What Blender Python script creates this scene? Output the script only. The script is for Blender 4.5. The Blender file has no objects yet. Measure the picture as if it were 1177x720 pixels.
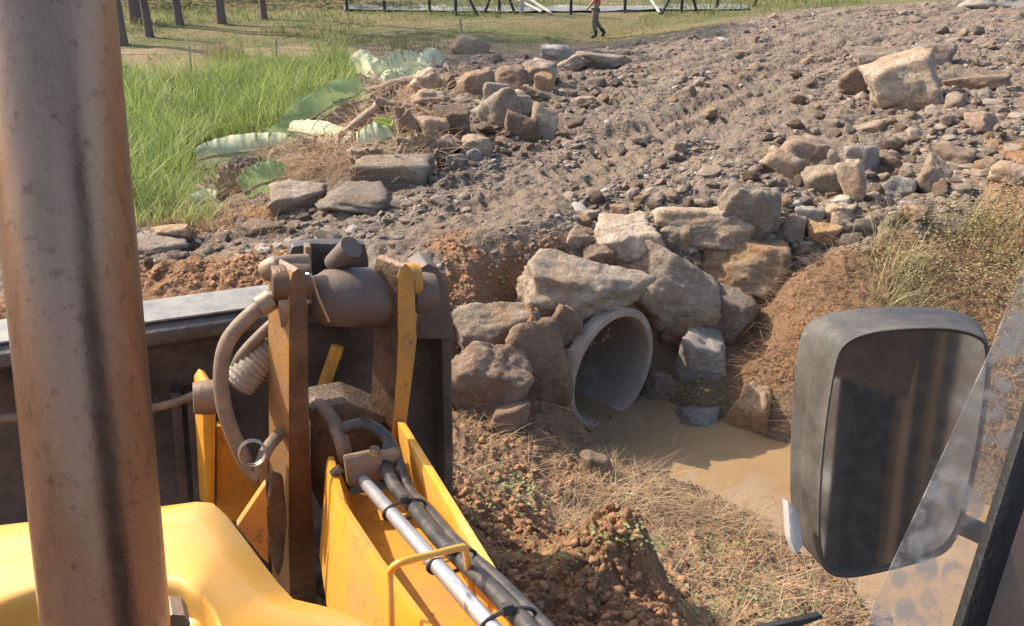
import bpy, bmesh, math, random
import numpy as np
from mathutils import Vector, Matrix

rnd = random.Random(11)
rs = np.random.RandomState(11)
C = bpy.data.collections.new("site"); bpy.context.scene.collection.children.link(C)
scene = bpy.context.scene
EYE = 2.5; F = 1019.0; CX, CY = 588.5, 360.0
TH = math.radians(25); PS = math.radians(20)
cT, sT = math.cos(TH), math.sin(TH)
VR = np.array([math.cos(PS), math.sin(PS), 0.0]); VF = np.array([-math.sin(PS), math.cos(PS), 0.0]); UP = np.array([0, 0, 1.0])
CAMF = np.array([0, cT, -sT])

# ------------------------------------------------------------------ helpers: points
def ray(px, py):
    px = np.asarray(px, float); py = np.asarray(py, float)
    a = (px - CX) / F; b = -(py - CY) / F
    return np.stack([a, cT + b * sT, -sT + b * cT], -1)      # camera depth 1
def at_depth(px, py, d): return np.array([0, 0, EYE]) + ray(px, py) * d
def at_v(px, py, v):                                        # at forward distance v of the machine
    r = ray(px, py); return np.array([0, 0, EYE]) + r * (v / (r @ VF))
def at_z(px, py, z):
    r = ray(px, py); return np.array([0, 0, EYE]) + r * ((z - EYE) / r[2])
def veh(u, v, z): return VR * u + VF * v + UP * z
def to_px(P):
    P = np.asarray(P, float) - np.array([0, 0, EYE])
    d = P @ CAMF; upv = np.array([0, sT, cT])
    return CX + F * P[..., 0] / d, CY - F * (P @ upv) / d, d

# ------------------------------------------------------------------ helpers: noise
def _h(ix, iy, iz, seed):
    n = (ix * 374761393 + iy * 668265263 + iz * 1274126177 + seed * 974634777).astype(np.int64) & 0xFFFFFFFF
    n = ((n ^ (n >> 13)) * 1274126177) & 0xFFFFFFFF
    return ((n ^ (n >> 16)) & 0xFFFF) / 65535.0
def vnoise(p, seed=0):
    p = np.asarray(p, float); i = np.floor(p).astype(np.int64); f = p - i
    f = f * f * f * (f * (f * 6 - 15) + 10)
    if p.shape[-1] == 2:
        i = np.concatenate([i, np.zeros_like(i[..., :1])], -1); f = np.concatenate([f, np.zeros_like(f[..., :1])], -1); zs = (0,)
    else: zs = (0, 1)
    out = 0
    for dx in (0, 1):
        for dy in (0, 1):
            for dz in zs:
                w = (f[..., 0] if dx else 1 - f[..., 0]) * (f[..., 1] if dy else 1 - f[..., 1])
                if len(zs) == 2: w = w * (f[..., 2] if dz else 1 - f[..., 2])
                out = out + w * _h(i[..., 0] + dx, i[..., 1] + dy, i[..., 2] + dz, seed)
    return out * 2 - 1
def fbm(p, oct=4, seed=0, gain=0.5):
    out = 0; a = 1; s = 1
    for k in range(oct):
        out = out + a * vnoise(p * s + 17.3 * k, seed + k); a *= gain; s *= 2.03
    return out
def billow(p, oct=3, seed=0):
    out = 0; a = 1; s = 1
    for k in range(oct):
        out = out + a * (0.5 - np.abs(vnoise(p * s + 9.1 * k, seed + k))); a *= .5; s *= 2.1
    return out

# ------------------------------------------------------------------ helpers: objects
def raw_mesh(name, V, polys, mats, smooth=True, midx=None):
    """polys: list of int arrays (n,3) or (n,4)"""
    me = bpy.data.meshes.new(name)
    V = np.ascontiguousarray(V, np.float32)
    polys = [np.asarray(p, np.int32) for p in polys if len(p)]
    me.vertices.add(len(V)); me.vertices.foreach_set("co", V.ravel())
    loops = np.concatenate([p.ravel() for p in polys]).astype(np.int32)
    tot = np.concatenate([np.full(len(p), p.shape[1], np.int32) for p in polys])
    start = np.concatenate([[0], np.cumsum(tot)[:-1]]).astype(np.int32)
    me.loops.add(len(loops)); me.loops.foreach_set("vertex_index", loops)
    me.polygons.add(len(tot)); me.polygons.foreach_set("loop_start", start); me.polygons.foreach_set("loop_total", tot)
    me.polygons.foreach_set("use_smooth", np.full(len(tot), bool(smooth)))
    if midx is not None: me.polygons.foreach_set("material_index", np.asarray(midx, np.int32))
    for m in (mats if isinstance(mats, (list, tuple)) else [mats]): me.materials.append(m)
    me.update(calc_edges=True); me.validate()
    return me
def tag(o, label=None, cat=None, group=None, kind=None):
    if label: o["label"] = label
    if cat: o["category"] = cat
    if group: o["group"] = group
    if kind: o["kind"] = kind
    return o
def wloc(o):
    l = np.zeros(3)
    while o is not None: l = l + np.array(o.location); o = o.parent
    return l
def link(name, me, parent=None, loc=(0, 0, 0)):
    o = bpy.data.objects.new(name, me); C.objects.link(o); o.location = loc
    if parent is not None: o.parent = parent
    return o
def empty(name, loc=(0, 0, 0)):
    o = bpy.data.objects.new(name, None); C.objects.link(o); o.location = loc; o.empty_display_size = .1; return o
def from_bm(name, bm, mat, parent=None, smooth=False, base=None):
    """bm in world coordinates; becomes one mesh object at base (or under parent)"""
    off = wloc(parent) if parent is not None else (np.array(base) if base is not None else np.zeros(3))
    bmesh.ops.recalc_face_normals(bm, faces=bm.faces)
    bm.transform(Matrix.Translation(Vector(-off)))
    me = bpy.data.meshes.new(name); bm.to_mesh(me); bm.free()
    me.materials.append(mat)
    me.polygons.foreach_set("use_smooth", [bool(smooth)] * len(me.polygons))
    if smooth:
        try: me.set_sharp_from_angle(angle=math.radians(42))
        except Exception: pass
    return link(name, me, parent, (0, 0, 0) if parent is not None else tuple(off))
def bm_prism(bm, pts, vec, bevel=0.0, seg=2):
    vec = Vector(vec); n = len(pts)
    a = [bm.verts.new(Vector(p)) for p in pts]; b = [bm.verts.new(Vector(p) + vec) for p in pts]
    fs = [bm.faces.new(a), bm.faces.new(b[::-1])]
    for i in range(n): fs.append(bm.faces.new((a[i], b[i], b[(i + 1) % n], a[(i + 1) % n])))
    if bevel:
        es = list({e for f in fs for e in f.edges})
        bmesh.ops.bevel(bm, geom=es, offset=bevel, segments=seg, profile=.6, affect='EDGES', clamp_overlap=True)
    return bm
def bm_box(bm, c, ax, half, bevel=0.0):
    c = np.array(c); X, Y, Z = [np.array(a) * h for a, h in zip(ax, half)]
    pts = [c - X - Y - Z, c + X - Y - Z, c + X + Y - Z, c - X + Y - Z]
    return bm_prism(bm, pts, Z * 2, bevel)
def spline(pts, n=8):
    P = [np.array(p, float) for p in pts]; P = [2 * P[0] - P[1]] + P + [2 * P[-1] - P[-2]]; out = []
    for i in range(1, len(P) - 2):
        for k in range(n):
            t = k / n; a, b, c, d = P[i - 1:i + 3]
            out.append(.5 * (2 * b + (c - a) * t + (2 * a - 5 * b + 4 * c - d) * t * t + (3 * b - a - 3 * c + d) * t ** 3))
    out.append(P[-2]); return out
def bm_tube(bm, pts, r, seg=12, caps=True):
    P = [Vector(p) for p in pts]; n = len(P)
    R = list(r) if hasattr(r, "__len__") else [r] * n
    t = (P[1] - P[0]).normalized(); nrm = t.orthogonal().normalized(); rings = []
    for i in range(n):
        t = (P[min(i + 1, n - 1)] - P[max(i - 1, 0)]).normalized()
        nrm = (nrm - t * nrm.dot(t)).normalized(); bn = t.cross(nrm)
        rings.append([bm.verts.new(P[i] + (nrm * math.cos(2 * math.pi * k / seg) + bn * math.sin(2 * math.pi * k / seg)) * R[i]) for k in range(seg)])
    for i in range(n - 1):
        for k in range(seg): bm.faces.new((rings[i][k], rings[i][(k + 1) % seg], rings[i + 1][(k + 1) % seg], rings[i + 1][k]))
    if caps: bm.faces.new(rings[0][::-1]); bm.faces.new(rings[-1])
    return bm
def tube(name, pts, r, mat, parent=None, seg=12, base=None, sm=True):
    bm = bmesh.new(); bm_tube(bm, pts, r, seg); return from_bm(name, bm, mat, parent, sm, base)
def prism(name, pts, vec, mat, parent=None, bevel=.004, base=None):
    bm = bmesh.new(); bm_prism(bm, pts, vec, bevel); return from_bm(name, bm, mat, parent, True, base)

def paint_lit_faces(o, direction, mat, lim=.6):  # recolours the faces turned one way so they look lit
    o.data.materials.append(mat); d = Vector(direction); k = len(o.data.materials) - 1
    for p in o.data.polygons:
        if p.normal.dot(d) > lim: p.material_index = k

# ------------------------------------------------------------------ helpers: materials
class NB:
    def __init__(s, name):
        s.m = bpy.data.materials.new(name); s.m.use_nodes = True; s.t = s.m.node_tree; s.n = s.t.nodes; s.l = s.t.links
        s.b = s.n["Principled BSDF"]; s.out = s.n["Material Output"]; s._tc = None
    def new(s, typ, **kw):
        n = s.n.new(typ)
        for k, v in kw.items(): setattr(n, k, v)
        return n
    def put(s, sock, v):
        if isinstance(v, bpy.types.NodeSocket): s.l.new(v, sock)
        elif v is not None:
            if isinstance(v, (tuple, list)) and len(v) == 3 and sock.type == 'RGBA': v = (*v, 1)
            sock.default_value = v
    def co(s, scale=(1, 1, 1), which="Object", rot=(0, 0, 0)):
        if s._tc is None: s._tc = s.new("ShaderNodeTexCoord")
        mp = s.new("ShaderNodeMapping"); s.l.new(s._tc.outputs[which], mp.inputs[0]); mp.inputs["Scale"].default_value = scale; mp.inputs["Rotation"].default_value = rot
        return mp.outputs[0]
    def noise(s, scale, detail=4, rough=.55, co=None, dist=0.0):
        n = s.new("ShaderNodeTexNoise"); n.inputs["Scale"].default_value = scale; n.inputs["Detail"].default_value = detail
        n.inputs["Roughness"].default_value = rough; n.inputs["Distortion"].default_value = dist
        s.put(n.inputs["Vector"], co if co is not None else s.co()); return n.outputs["Fac"]
    def vor(s, scale, co=None, feature='F1', out="Distance"):
        n = s.new("ShaderNodeTexVoronoi"); n.feature = feature; n.inputs["Scale"].default_value = scale
        s.put(n.inputs["Vector"], co if co is not None else s.co()); return n.outputs[out]
    def ramp(s, fac, a, b):
        n = s.new("ShaderNodeMapRange"); s.put(n.inputs[0], fac); n.inputs[1].default_value = a; n.inputs[2].default_value = b; n.clamp = True; return n.outputs[0]
    def mix(s, fac, a, b, mode='MIX'):
        n = s.new("ShaderNodeMix"); n.data_type = 'RGBA'; n.blend_type = mode
        s.put(n.inputs[0], fac); s.put(n.inputs[6], a); s.put(n.inputs[7], b); return n.outputs[2]
    def math(s, op, a, b=None):
        n = s.new("ShaderNodeMath", operation=op); s.put(n.inputs[0], a)
        if b is not None: s.put(n.inputs[1], b)
        return n.outputs[0]
    def bump(s, h, strength=.5, dist=.02, prev=None):
        n = s.new("ShaderNodeBump"); n.inputs["Strength"].default_value = strength; n.inputs["Distance"].default_value = dist
        s.l.new(h, n.inputs["Height"])
        if prev is not None: s.l.new(prev, n.inputs["Normal"])
        return n.outputs[0]
    def fin(s, col=None, rough=None, metal=None, normal=None, spec=None, coat=None):
        for k, v in (("Base Color", col), ("Roughness", rough), ("Metallic", metal), ("Normal", normal), ("Specular IOR Level", spec), ("Coat Weight", coat)):
            if v is not None: s.put(s.b.inputs[k], v)
        return s.m

def m_plain(name, col, rough=.5, metal=0, var=.25, scale=12, bump=.15, dust=None, dust_amt=.5, stretch=(1, 1, 1), spec=None, coat=None, dscale=6, grime=None, gamt=.5):
    b = NB(name); c = b.co(stretch)
    n = b.noise(scale, 6, .65, c)
    dark = tuple(x * (1 - var) for x in col)
    k = b.mix(b.ramp(n, .3, .7), dark, col)
    r = rough
    if dust:
        d = b.math('MULTIPLY', b.ramp(b.noise(dscale, 8, .7, c), .38, .72), dust_amt)
        k = b.mix(d, k, dust); r = b.math('ADD', b.math('MULTIPLY', d, .5), rough)
    if grime:
        g = b.math('MULTIPLY', b.ramp(b.noise(dscale * 4.5, 9, .85, b.co(tuple(x * 1.3 + .01 for x in stretch))), .57, .64), gamt)
        k = b.mix(g, k, grime)
    nb = b.bump(b.noise(scale * 5, 5, .6, c), bump, .01) if bump else None
    return b.fin(k, r, metal, nb, spec, coat)

def m_rock(name, pale, mid, mud, mudamt=.5, scale=1.0):
    b = NB(name); oi = b.new("ShaderNodeObjectInfo")
    add = b.new("ShaderNodeVectorMath", operation='ADD'); b.l.new(b.co(), add.inputs[0])
    sc = b.new("ShaderNodeVectorMath", operation='SCALE'); b.l.new(oi.outputs["Random"], sc.inputs["Scale"]); sc.inputs[0].default_value = (37, 91, 53)
    b.l.new(sc.outputs[0], add.inputs[1]); c = add.outputs[0]
    n1 = b.noise(3.0 * scale, 8, .7, c, .4); n2 = b.noise(14 * scale, 6, .7, c)
    mp = b.new("ShaderNodeMapping"); b.l.new(c, mp.inputs[0]); mp.inputs["Scale"].default_value = (1.8, 1.8, 5.5); mp.inputs["Rotation"].default_value = (.5, .3, .2)
    n3 = b.noise(2.4 * scale, 5, .6, mp.outputs[0], .6)
    k = b.mix(b.ramp(n1, .36, .62), mid, pale)
    k = b.mix(b.math('MULTIPLY', b.ramp(n3, .54, .6), .4), k, tuple(x * .55 for x in mid))
    k = b.mix(b.math('MULTIPLY', b.ramp(n3, .40, .35), .3), k, tuple(min(1, x * 1.35) for x in pale))
    mu = b.math('MULTIPLY', b.ramp(b.noise(2.2 * scale, 7, .68, c), .46, .62), mudamt)
    k = b.mix(mu, k, mud)
    k = b.mix(b.math('MULTIPLY', b.ramp(n2, .3, .7), .35), k, tuple(x * .5 for x in mid))
    hv = b.new("ShaderNodeHueSaturation"); b.l.new(k, hv.inputs["Color"])
    vv = b.math('ADD', b.math('MULTIPLY', oi.outputs["Random"], .5), .75); b.put(hv.inputs["Value"], vv)
    nb = b.bump(n2, .9, .06); nb = b.bump(b.noise(45 * scale, 6, .75, c), .8, .02, nb); nb = b.bump(n3, .25, .03, nb)
    k = b.mix(b.math('MULTIPLY', b.ramp(b.noise(24 * scale, 7, .85, c), .52, .6), .55), k, tuple(min(1, x * 1.3) for x in pale)); b.l.new(k, hv.inputs['Color'])
    return b.fin(hv.outputs[0], .88, 0, nb, .25)
def m_leaf(name, col, col2, trans=.45, rough=.5, scale=8, rib=False):
    b = NB(name); oi = b.new("ShaderNodeNewGeometry")
    k = b.mix(oi.outputs["Random Per Island"], col, col2)
    k = b.mix(b.math('MULTIPLY', b.ramp(b.noise(scale, 4), .35, .7), .5), k, tuple(x * .6 for x in col))
    b.fin(k, rough, spec=.3)
    tr = b.new("ShaderNodeBsdfTranslucent"); b.l.new(k, tr.inputs[0])
    mx = b.new("ShaderNodeMixShader"); mx.inputs[0].default_value = trans
    b.l.new(b.b.outputs[0], mx.inputs[1]); b.l.new(tr.outputs[0], mx.inputs[2]); b.l.new(mx.outputs[0], b.out.inputs[0])
    return b.m

M = {}
M['yellow'] = m_plain("yellow_paint", (.80, .36, .02), .32, 0, .08, 3, .05, (.66, .42, .17), .7, dscale=3, coat=.35, grime=(.35, .2, .08), gamt=.35)
M['arm_yellow'] = m_plain("worn_yellow_paint", (.74, .33, .02), .42, 0, .12, 3, .12, (.27, .15, .075), .85, dscale=2.6, grime=(.08, .045, .025), gamt=.9)
M['arm_ochre'] = m_plain('ochre_worn_light_shade_paint', (.48, .24, .06), .4, .1, .3, 5, .3, (.26, .15, .09), .9, dscale=7, grime=(.03, .02, .015), gamt=.9)  # ochre for a lever's sunlit side and for yellow posts dulled by shade
M['arm_brown'] = m_plain("greasy_shade_brown_steel", (.11, .065, .04), .38, .35, .5, 9, .6, (.28, .16, .09), .6, dscale=6, grime=(.02, .015, .012), gamt=.9)  # brown for grease and for the shaded faces of the levers
M['grease'] = m_plain("caked_grease", (.09, .06, .04), .38, 0, .6, 14, .9, (.26, .17, .1), .6, dscale=8)
M['black'] = m_plain("black_bucket_paint", (.05, .046, .046), .38, .1, .4, 6, .35, (.22, .165, .125), .75, dscale=3.5, grime=(.35, .29, .23), gamt=.35)
M['dustglare'] = m_plain("dust_glare_steel", (.20, .19, .18), .45, .1, .3, 6, .3, (.36, .33, .29), .8, dscale=9)  # pale tone for dust and sun glare on the bucket's top
M['boss'] = m_plain("dull_dark_steel", (.13, .095, .08), .5, .2, .3, 6, .2, (.22, .16, .12), .6, dscale=4)
M['hose'] = m_plain("dusty_rubber_hose", (.16, .11, .075), .5, 0, .3, 14, .25, (.36, .24, .15), .7, dscale=12)
M['blackhose'] = m_plain("black_rubber_hose", (.03, .028, .027), .38, 0, .3, 14, .2, (.2, .16, .13), .4, dscale=14)
M['sleeve'] = m_plain("pale_hose_sleeve", (.42, .36, .28), .6, 0, .35, 20, .5, (.3, .2, .12), .6, dscale=8)
M['chrome'] = m_plain("chrome_rod", (.75, .75, .76), .24, .75, .06, 30, .02, (.5, .46, .42), .3, dscale=12)
M['steel'] = m_plain("bare_steel", (.5, .47, .43), .32, 1, .3, 20, .2)
M['collar'] = m_plain("steel_collar", (.3, .2, .13), .4, .3, .4, 10, .3, (.4, .28, .18), .5)
M['rubber'] = m_plain("black_rubber_seal", (.012, .012, .012), .6, 0, .3, 20, .3)
M['pillar'] = m_plain("brown_cab_frame", (.20, .11, .07), .3, 0, .5, 4, .1, (.3, .2, .14), .4, coat=.4)
M['mirrorplastic'] = m_plain("grey_mirror_plastic", (.045, .04, .036), .5, 0, .25, 8, .2, (.15, .13, .11), .75, dscale=9, grime=(.3, .27, .24), gamt=.3)
M['mirrorscuff'] = m_plain("scuffed_pale_plastic", (.45, .43, .41), .5, 0, .3, 12, .15)
M['wood'] = m_plain("weathered_wood", (.36, .28, .2), .8, 0, .4, 8, .3, stretch=(1, 1, .2))
M['post'] = m_plain("dark_fence_post", (.035, .03, .028), .7, 0, .3, 8, .2)
M['whitepost'] = m_plain("pale_concrete_post", (.5, .48, .45), .8, 0, .2, 8, .2)
M['wire'] = m_plain("galvanised_wire", (.4, .4, .4), .4, .8, .1, 8, 0)
M['bark'] = m_plain("grey_brown_bark", (.15, .105, .095), .9, 0, .5, 5, .8, (.25, .19, .17), .5, stretch=(1, 1, .15), dscale=4)
M['concrete'] = m_plain("mud_stained_concrete", (.40, .335, .27), .85, 0, .3, 5, .6, (.27, .19, .12), .85, dscale=3, grime=(.16, .11, .075), gamt=.6)
M['stem'] = m_plain("dry_banana_stem", (.36, .25, .16), .8, 0, .45, 6, .6, (.22, .13, .08), .6, stretch=(1, 1, 1), dscale=5)
M['stempale'] = m_plain("pale_fibrous_stem", (.50, .37, .25), .8, 0, .45, 9, .8, (.3, .17, .1), .6, dscale=6)
M['leaf_pale'] = m_leaf("banana_leaf_underside", (.52, .55, .33), (.64, .65, .44), .3, .6, 4)
M['leaf_green'] = m_leaf("banana_leaf_green", (.33, .44, .18), (.40, .49, .22), .4, .6, 4)
M['leaf_bright'] = m_leaf("banana_leaf_fresh", (.36, .55, .06), (.4, .55, .08), .55, .4, 4)
M['leaf_dry'] = m_leaf("banana_leaf_dry", (.25, .165, .10), (.42, .31, .20), .2, .7, 6)
M['grass'] = m_leaf("tall_grass", (.19, .28, .055), (.38, .43, .14), .5, .5, 1.2)
M['grass2'] = m_leaf("low_grass", (.12, .17, .045), (.30, .30, .11), .4, .7, .6)
M['weedgrass'] = m_leaf('yellow_green_grass', (.30, .36, .10), (.42, .42, .17), .45, .6, 2)
M['straw'] = m_leaf("dry_straw", (.28, .17, .09), (.62, .47, .29), .25, .7, 3)
M['straw2'] = m_leaf("brown_roots", (.24, .14, .075), (.40, .26, .14), .15, .8, 3)
M['weed'] = m_leaf("weed_leaves", (.24, .31, .10), (.42, .45, .22), .4, .5, 3)
M['scrub'] = m_leaf("scrub_leaves", (.38, .34, .16), (.58, .50, .28), .35, .6, 2)
M['crown'] = m_leaf("tree_leaves", (.06, .09, .03), (.10, .13, .05), .35, .5, 2)
R_PALE = ((.54, .44, .335), (.36, .275, .20), (.37, .215, .115))
M['rock_pale'] = m_rock("pale_tan_rock", *R_PALE, .7)
M['rock_orange'] = m_rock("orange_stained_rock", (.56, .41, .27), (.38, .24, .14), (.45, .23, .09), .75)
M['rock_brown'] = m_rock("brown_rock", (.36, .26, .19), (.24, .165, .115), (.26, .15, .085), .7)
M['rock_grey'] = m_rock("grey_rock", (.42, .35, .28), (.28, .225, .175), (.30, .19, .115), .75)
M['rock_blue'] = m_rock("blue_grey_rock", (.42, .385, .335), (.30, .27, .235), (.30, .22, .165), .5)
M['rubble'] = None
def m_rubble():
    b = NB("crushed_stone"); g = b.new("ShaderNodeNewGeometry"); r = g.outputs["Random Per Island"]
    k = b.mix(r, (.17, .135, .105), (.29, .24, .19))
    k = b.mix(b.math('MULTIPLY', b.ramp(b.noise(5, 5), .45, .62), .5), k, (.24, .15, .095))
    k = b.mix(b.math('GREATER_THAN', r, .95), k, (.38, .33, .28))
    return b.fin(k, .9, 0, b.bump(b.noise(45, 5, .7), .6, .015), .2)
M['rubble'] = m_rubble()
M['clod'] = m_plain("red_brown_clods", (.37, .205, .115), .95, 0, .35, 9, .7, spec=.1)
M['skin'] = m_plain("skin", (.30, .17, .11), .5, 0, .1, 8, 0)
M['shirt'] = m_plain("red_shirt", (.60, .10, .09), .85, 0, .2, 14, .1)
M['camo'] = m_plain("camouflage_trousers", (.24, .21, .17), .9, 0, .6, 16, .1, (.13, .09, .07), .7, dscale=9)
M['boot'] = m_plain("dark_boots", (.03, .028, .026), .6, 0, .2, 8, .1)
M['hair'] = m_plain("black_hair", (.02, .017, .015), .6, 0, .2, 30, .3)

# ------------------------------------------------------------------ terrain
# anchors: px, py, z, kind   (R rubble road, S red soil, D bank soil with straw, G marsh, Fd field, B bare dirt, W mud)
A = """560 290 -.22 S;600 280 -.22 R;660 255 -.2 R;520 330 -.3 S;470 300 -.2 R;300 300 -.25 S;180 320 -.25 S;160 300 -.3 R;400 260 -.28 R;560 220 -.2 R;480 235 -.25 R
650 150 -.15 R;560 190 -.2 R;800 100 0 R;740 160 -.1 R;720 220 -.15 R;820 190 -.05 R;900 140 0 R;1000 130 .1 R;1035 100 .15 R;960 60 .05 R;900 20 -.2 R;1000 15 -.1 R;1100 8 0 R;1177 20 .1 R;1177 60 .3 R;1100 110 .2 R;1120 60 .25 R;1177 120 .25 R
800 50 -.25 R;760 75 -.15 R;690 45 -1.05 Fd;620 55 -.85 B;740 35 -.9 Fd;830 22 -.45 Fd;950 3 -.5 Fd
350 225 -.35 R;250 275 -.38 R;200 290 -.38 R;420 205 -.2 R;300 245 -.45 S;230 255 -.55 D
450 130 -.15 D;400 170 -.3 D;360 195 -.4 D;560 120 0 R;500 100 -.15 D;600 90 -.05 R;640 110 -.1 R;520 150 -.05 R;540 75 -.4 R;650 75 -.3 R;700 80 -.25 R;680 120 -.1 R
200 200 -.95 G;300 140 -1.0 G;170 235 -.75 G;250 205 -.75 G;130 80 -1 G;140 150 -1.0 G;220 120 -1 G;380 90 -.95 G;400 75 -.9 G;300 90 -1 G;330 165 -.75 G;60 120 -1 G;60 250 -.6 G;0 200 -.8 G;-100 150 -1 G;-200 250 -.6 G
300 62 -.8 B;420 58 -.8 B;200 68 -.85 B;130 66 -.85 B;520 52 -.75 B;0 66 -.9 B;130 50 -.82 Fd;220 48 -.82 Fd;320 47 -.82 Fd;420 45 -.8 Fd;500 40 -.8 Fd;560 44 -.78 Fd;610 42 -.8 Fd;650 32 -.8 Fd;0 48 -.85 Fd
250 20 -.8 Fd;400 5 -.75 Fd;450 30 -.75 Fd;560 30 -.7 Fd;650 15 -.7 Fd;130 35 -.8 Fd;180 5 -.75 Fd;0 20 -.8 Fd;560 5 -.7 Fd;750 8 -.65 Fd;350 35 -.8 Fd;1177 -5 -.2 Fd
620 325 -.3 S;700 300 -.4 S;560 350 -.45 S;640 350 -.5 S;610 420 -1.1 D;560 440 -1.0 D;640 470 -1.3 D;570 490 -.95 D;560 390 -.75 D;650 400 -1.0 D
710 345 -.62 S;760 350 -.8 D;770 400 -1.15 D;760 440 -1.4 D;780 300 -.45 R;830 330 -.75 D;850 380 -1.0 D;810 440 -1.3 D;860 430 -1.2 D;860 270 -.3 R;790 250 -.2 R
900 220 -.12 R;950 190 -.05 R;1000 200 -.05 R;1060 200 .0 R;930 260 -.3 R;880 320 -.65 D;1000 250 -.15 R;1080 240 -.05 R;1120 200 .1 R;1160 180 .2 S
880 400 -1.05 D;870 500 -1.5 D;900 370 -.8 D;930 320 -.5 D;970 290 -.35 D;900 480 -1.35 D;950 400 -.8 D;1000 340 -.5 D;1050 280 -.25 D;1100 290 -.3 D;1150 300 -.35 D;1177 250 0 D;1177 350 -.5 D;1050 400 -.8 D;1150 430 -.85 D;1177 500 -1.1 D;960 500 -1.35 D;1050 500 -1.2 D;1130 520 -1.25 D
680 500 -1.40 D;730 470 -1.66 W;725 500 -1.60 W;790 530 -1.72 W;840 520 -1.72 W;900 570 -1.75 W;1000 600 -1.75 W;1060 670 -1.75 W;1150 650 -1.75 W;820 594 -1.36 D;765 562 -1.33 D;715 530 -1.30 D;860 608 -1.36 D;900 622 -1.38 D;980 685 -1.42 D;690 545 -1.15 D;740 585 -1.12 D;800 630 -1.1 D;880 655 -1.2 D;850 500 -1.55 W;925 520 -1.54 W;1030 560 -1.55 W
620 520 -1.0 D;560 530 -.75 D;600 580 -.65 D;660 560 -1.0 D;690 600 -.85 D;560 600 -.4 S;640 640 -.42 S;560 650 -.25 S;560 720 -.1 S;640 720 -.25 S;700 640 -.38 S;735 680 -.45 S;770 630 -.9 D;800 690 -.75 D;720 720 -.3 S;830 720 -.75 D;860 640 -1.15 D;900 700 -1.1 D;950 720 -1.25 D;500 560 -.3 S;480 640 -.1 S"""
KN = ['R', 'S', 'D', 'G', 'Fd', 'B', 'W']
AP, AK = [], []
for t in A.replace("\n", ";").split(";"):
    a, b_, z, k = t.split(); p = at_z(float(a), float(b_), float(z)); AP.append(p); AK.append(KN.index(k))
for x, y, z, k in [(0, 0, 0, 'S'), (-1.5, 1, 0, 'S'), (1.2, .5, -.1, 'S'), (0, 2, -.05, 'S'), (-1, 3.5, -.1, 'S'), (-3, 3, -.15, 'S'), (-3, 6, -.25, 'S'), (-6, 3, -.4, 'S'), (-5, 6.5, -.4, 'R'), (-7, 7, -.5, 'D'), (0, -4, 0, 'R'), (-4, -3, -.05, 'R'), (3, -4, -.1, 'R'), (2.2, 1.2, -.6, 'D'),
    (3.6, 3.0, -1.75, 'W'), (5, 2.2, -1.75, 'W'), (8, 1.2, -1.75, 'W'), (14, 0, -1.8, 'W'), (3, 0, -.4, 'D'), (6, -1.5, -.4, 'D'), (10, -3, -.3, 'D'), (5.5, 4.8, -1.1, 'D'), (8, 5, -.7, 'D'), (12, 4, -.7, 'D'), (10, 9, 0, 'S'), (14, 13, .2, 'R'), (18, 24, 0, 'R'), (14, 30, -.3, 'Fd'), (-12, 12, -.9, 'G'), (-20, 22, -.9, 'G'), (-14, 4, -.6, 'Fd'), (-12, -6, -.4, 'Fd'),
    (0, 50, -.6, 'Fd'), (-40, 40, -.7, 'Fd'), (40, 40, -.3, 'Fd'), (0, 90, -.6, 'Fd'), (-90, 30, -.7, 'Fd'), (90, 30, -.5, 'Fd'), (0, -60, -.3, 'Fd'), (-60, -40, -.5, 'Fd'), (60, -40, -.5, 'Fd'), (30, 5, -.5, 'Fd'), (25, -8, -.4, 'Fd')]:
    AP.append(np.array([x, y, z])); AK.append(KN.index(k))
PIPE_C = at_z(697, 423, -1.05); _pa = PIPE_C[:2] / np.linalg.norm(PIPE_C[:2])       # culvert mouth centre
_ang = math.radians(51); _d = -_pa
PIPE_N = np.array([_d[0] * math.cos(_ang) - _d[1] * math.sin(_ang), _d[0] * math.sin(_ang) + _d[1] * math.cos(_ang), 0])   # mouth faces down-stream
PIPE_T = np.array([-PIPE_N[1], PIPE_N[0], 0])
if PIPE_T[0] > 0: PIPE_T = -PIPE_T                                                  # towards the left bank
for s_, t_, z, k in [(-.2, .0, -.34, 'S'), (-.9, 0, -.25, 'S'), (-1.8, 0, -.2, 'R'), (-.1, .6, -.38, 'D'), (.1, .78, -.75, 'D'), (-.3, .5, -.3, 'D'), (-.15, .3, -.35, 'D'), (-.7, .8, -.35, 'D'), (-.3, -.7, -.6, 'D'), (-.9, -.8, -.4, 'D'), (.0, -.8, -1.2, 'D'), (.5, 0, -1.7, 'W'), (.15, 0, -1.72, 'W'), (.3, .3, -1.68, 'W'), (.15, .25, -1.7, 'W'), (.15, -.25, -1.7, 'W'), (.22, .62, -1.2, 'D'), (.25, -.4, -1.62, 'W'), (-.1, 0, -.75, 'D')]:
    p = PIPE_C + PIPE_N * s_ + PIPE_T * t_; AP.append(np.array([p[0], p[1], z])); AK.append(KN.index(k))
AP = np.array(AP); AK = np.array(AK)
XY0 = AP[:, :2]
D0 = np.linalg.norm(XY0[:, None] - XY0[None], axis=-1)
_n = len(XY0); _K = np.zeros((_n + 1, _n + 1)); _K[:_n, :_n] = -np.sqrt(D0 ** 2 + .03) + np.eye(_n) * (.03); _K[:_n, _n] = 1; _K[_n, :_n] = 1
_W = np.linalg.solve(_K, np.append(AP[:, 2], 0))
def chunks(fn):
    def g(xy, *a):
        xy = np.asarray(xy, float); sh = xy.shape[:-1]; q = xy.reshape(-1, 2)
        out = [fn(q[i:i + 40000], *a) for i in range(0, len(q), 40000)]
        return np.concatenate(out).reshape(sh + out[0].shape[1:])
    return g
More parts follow.
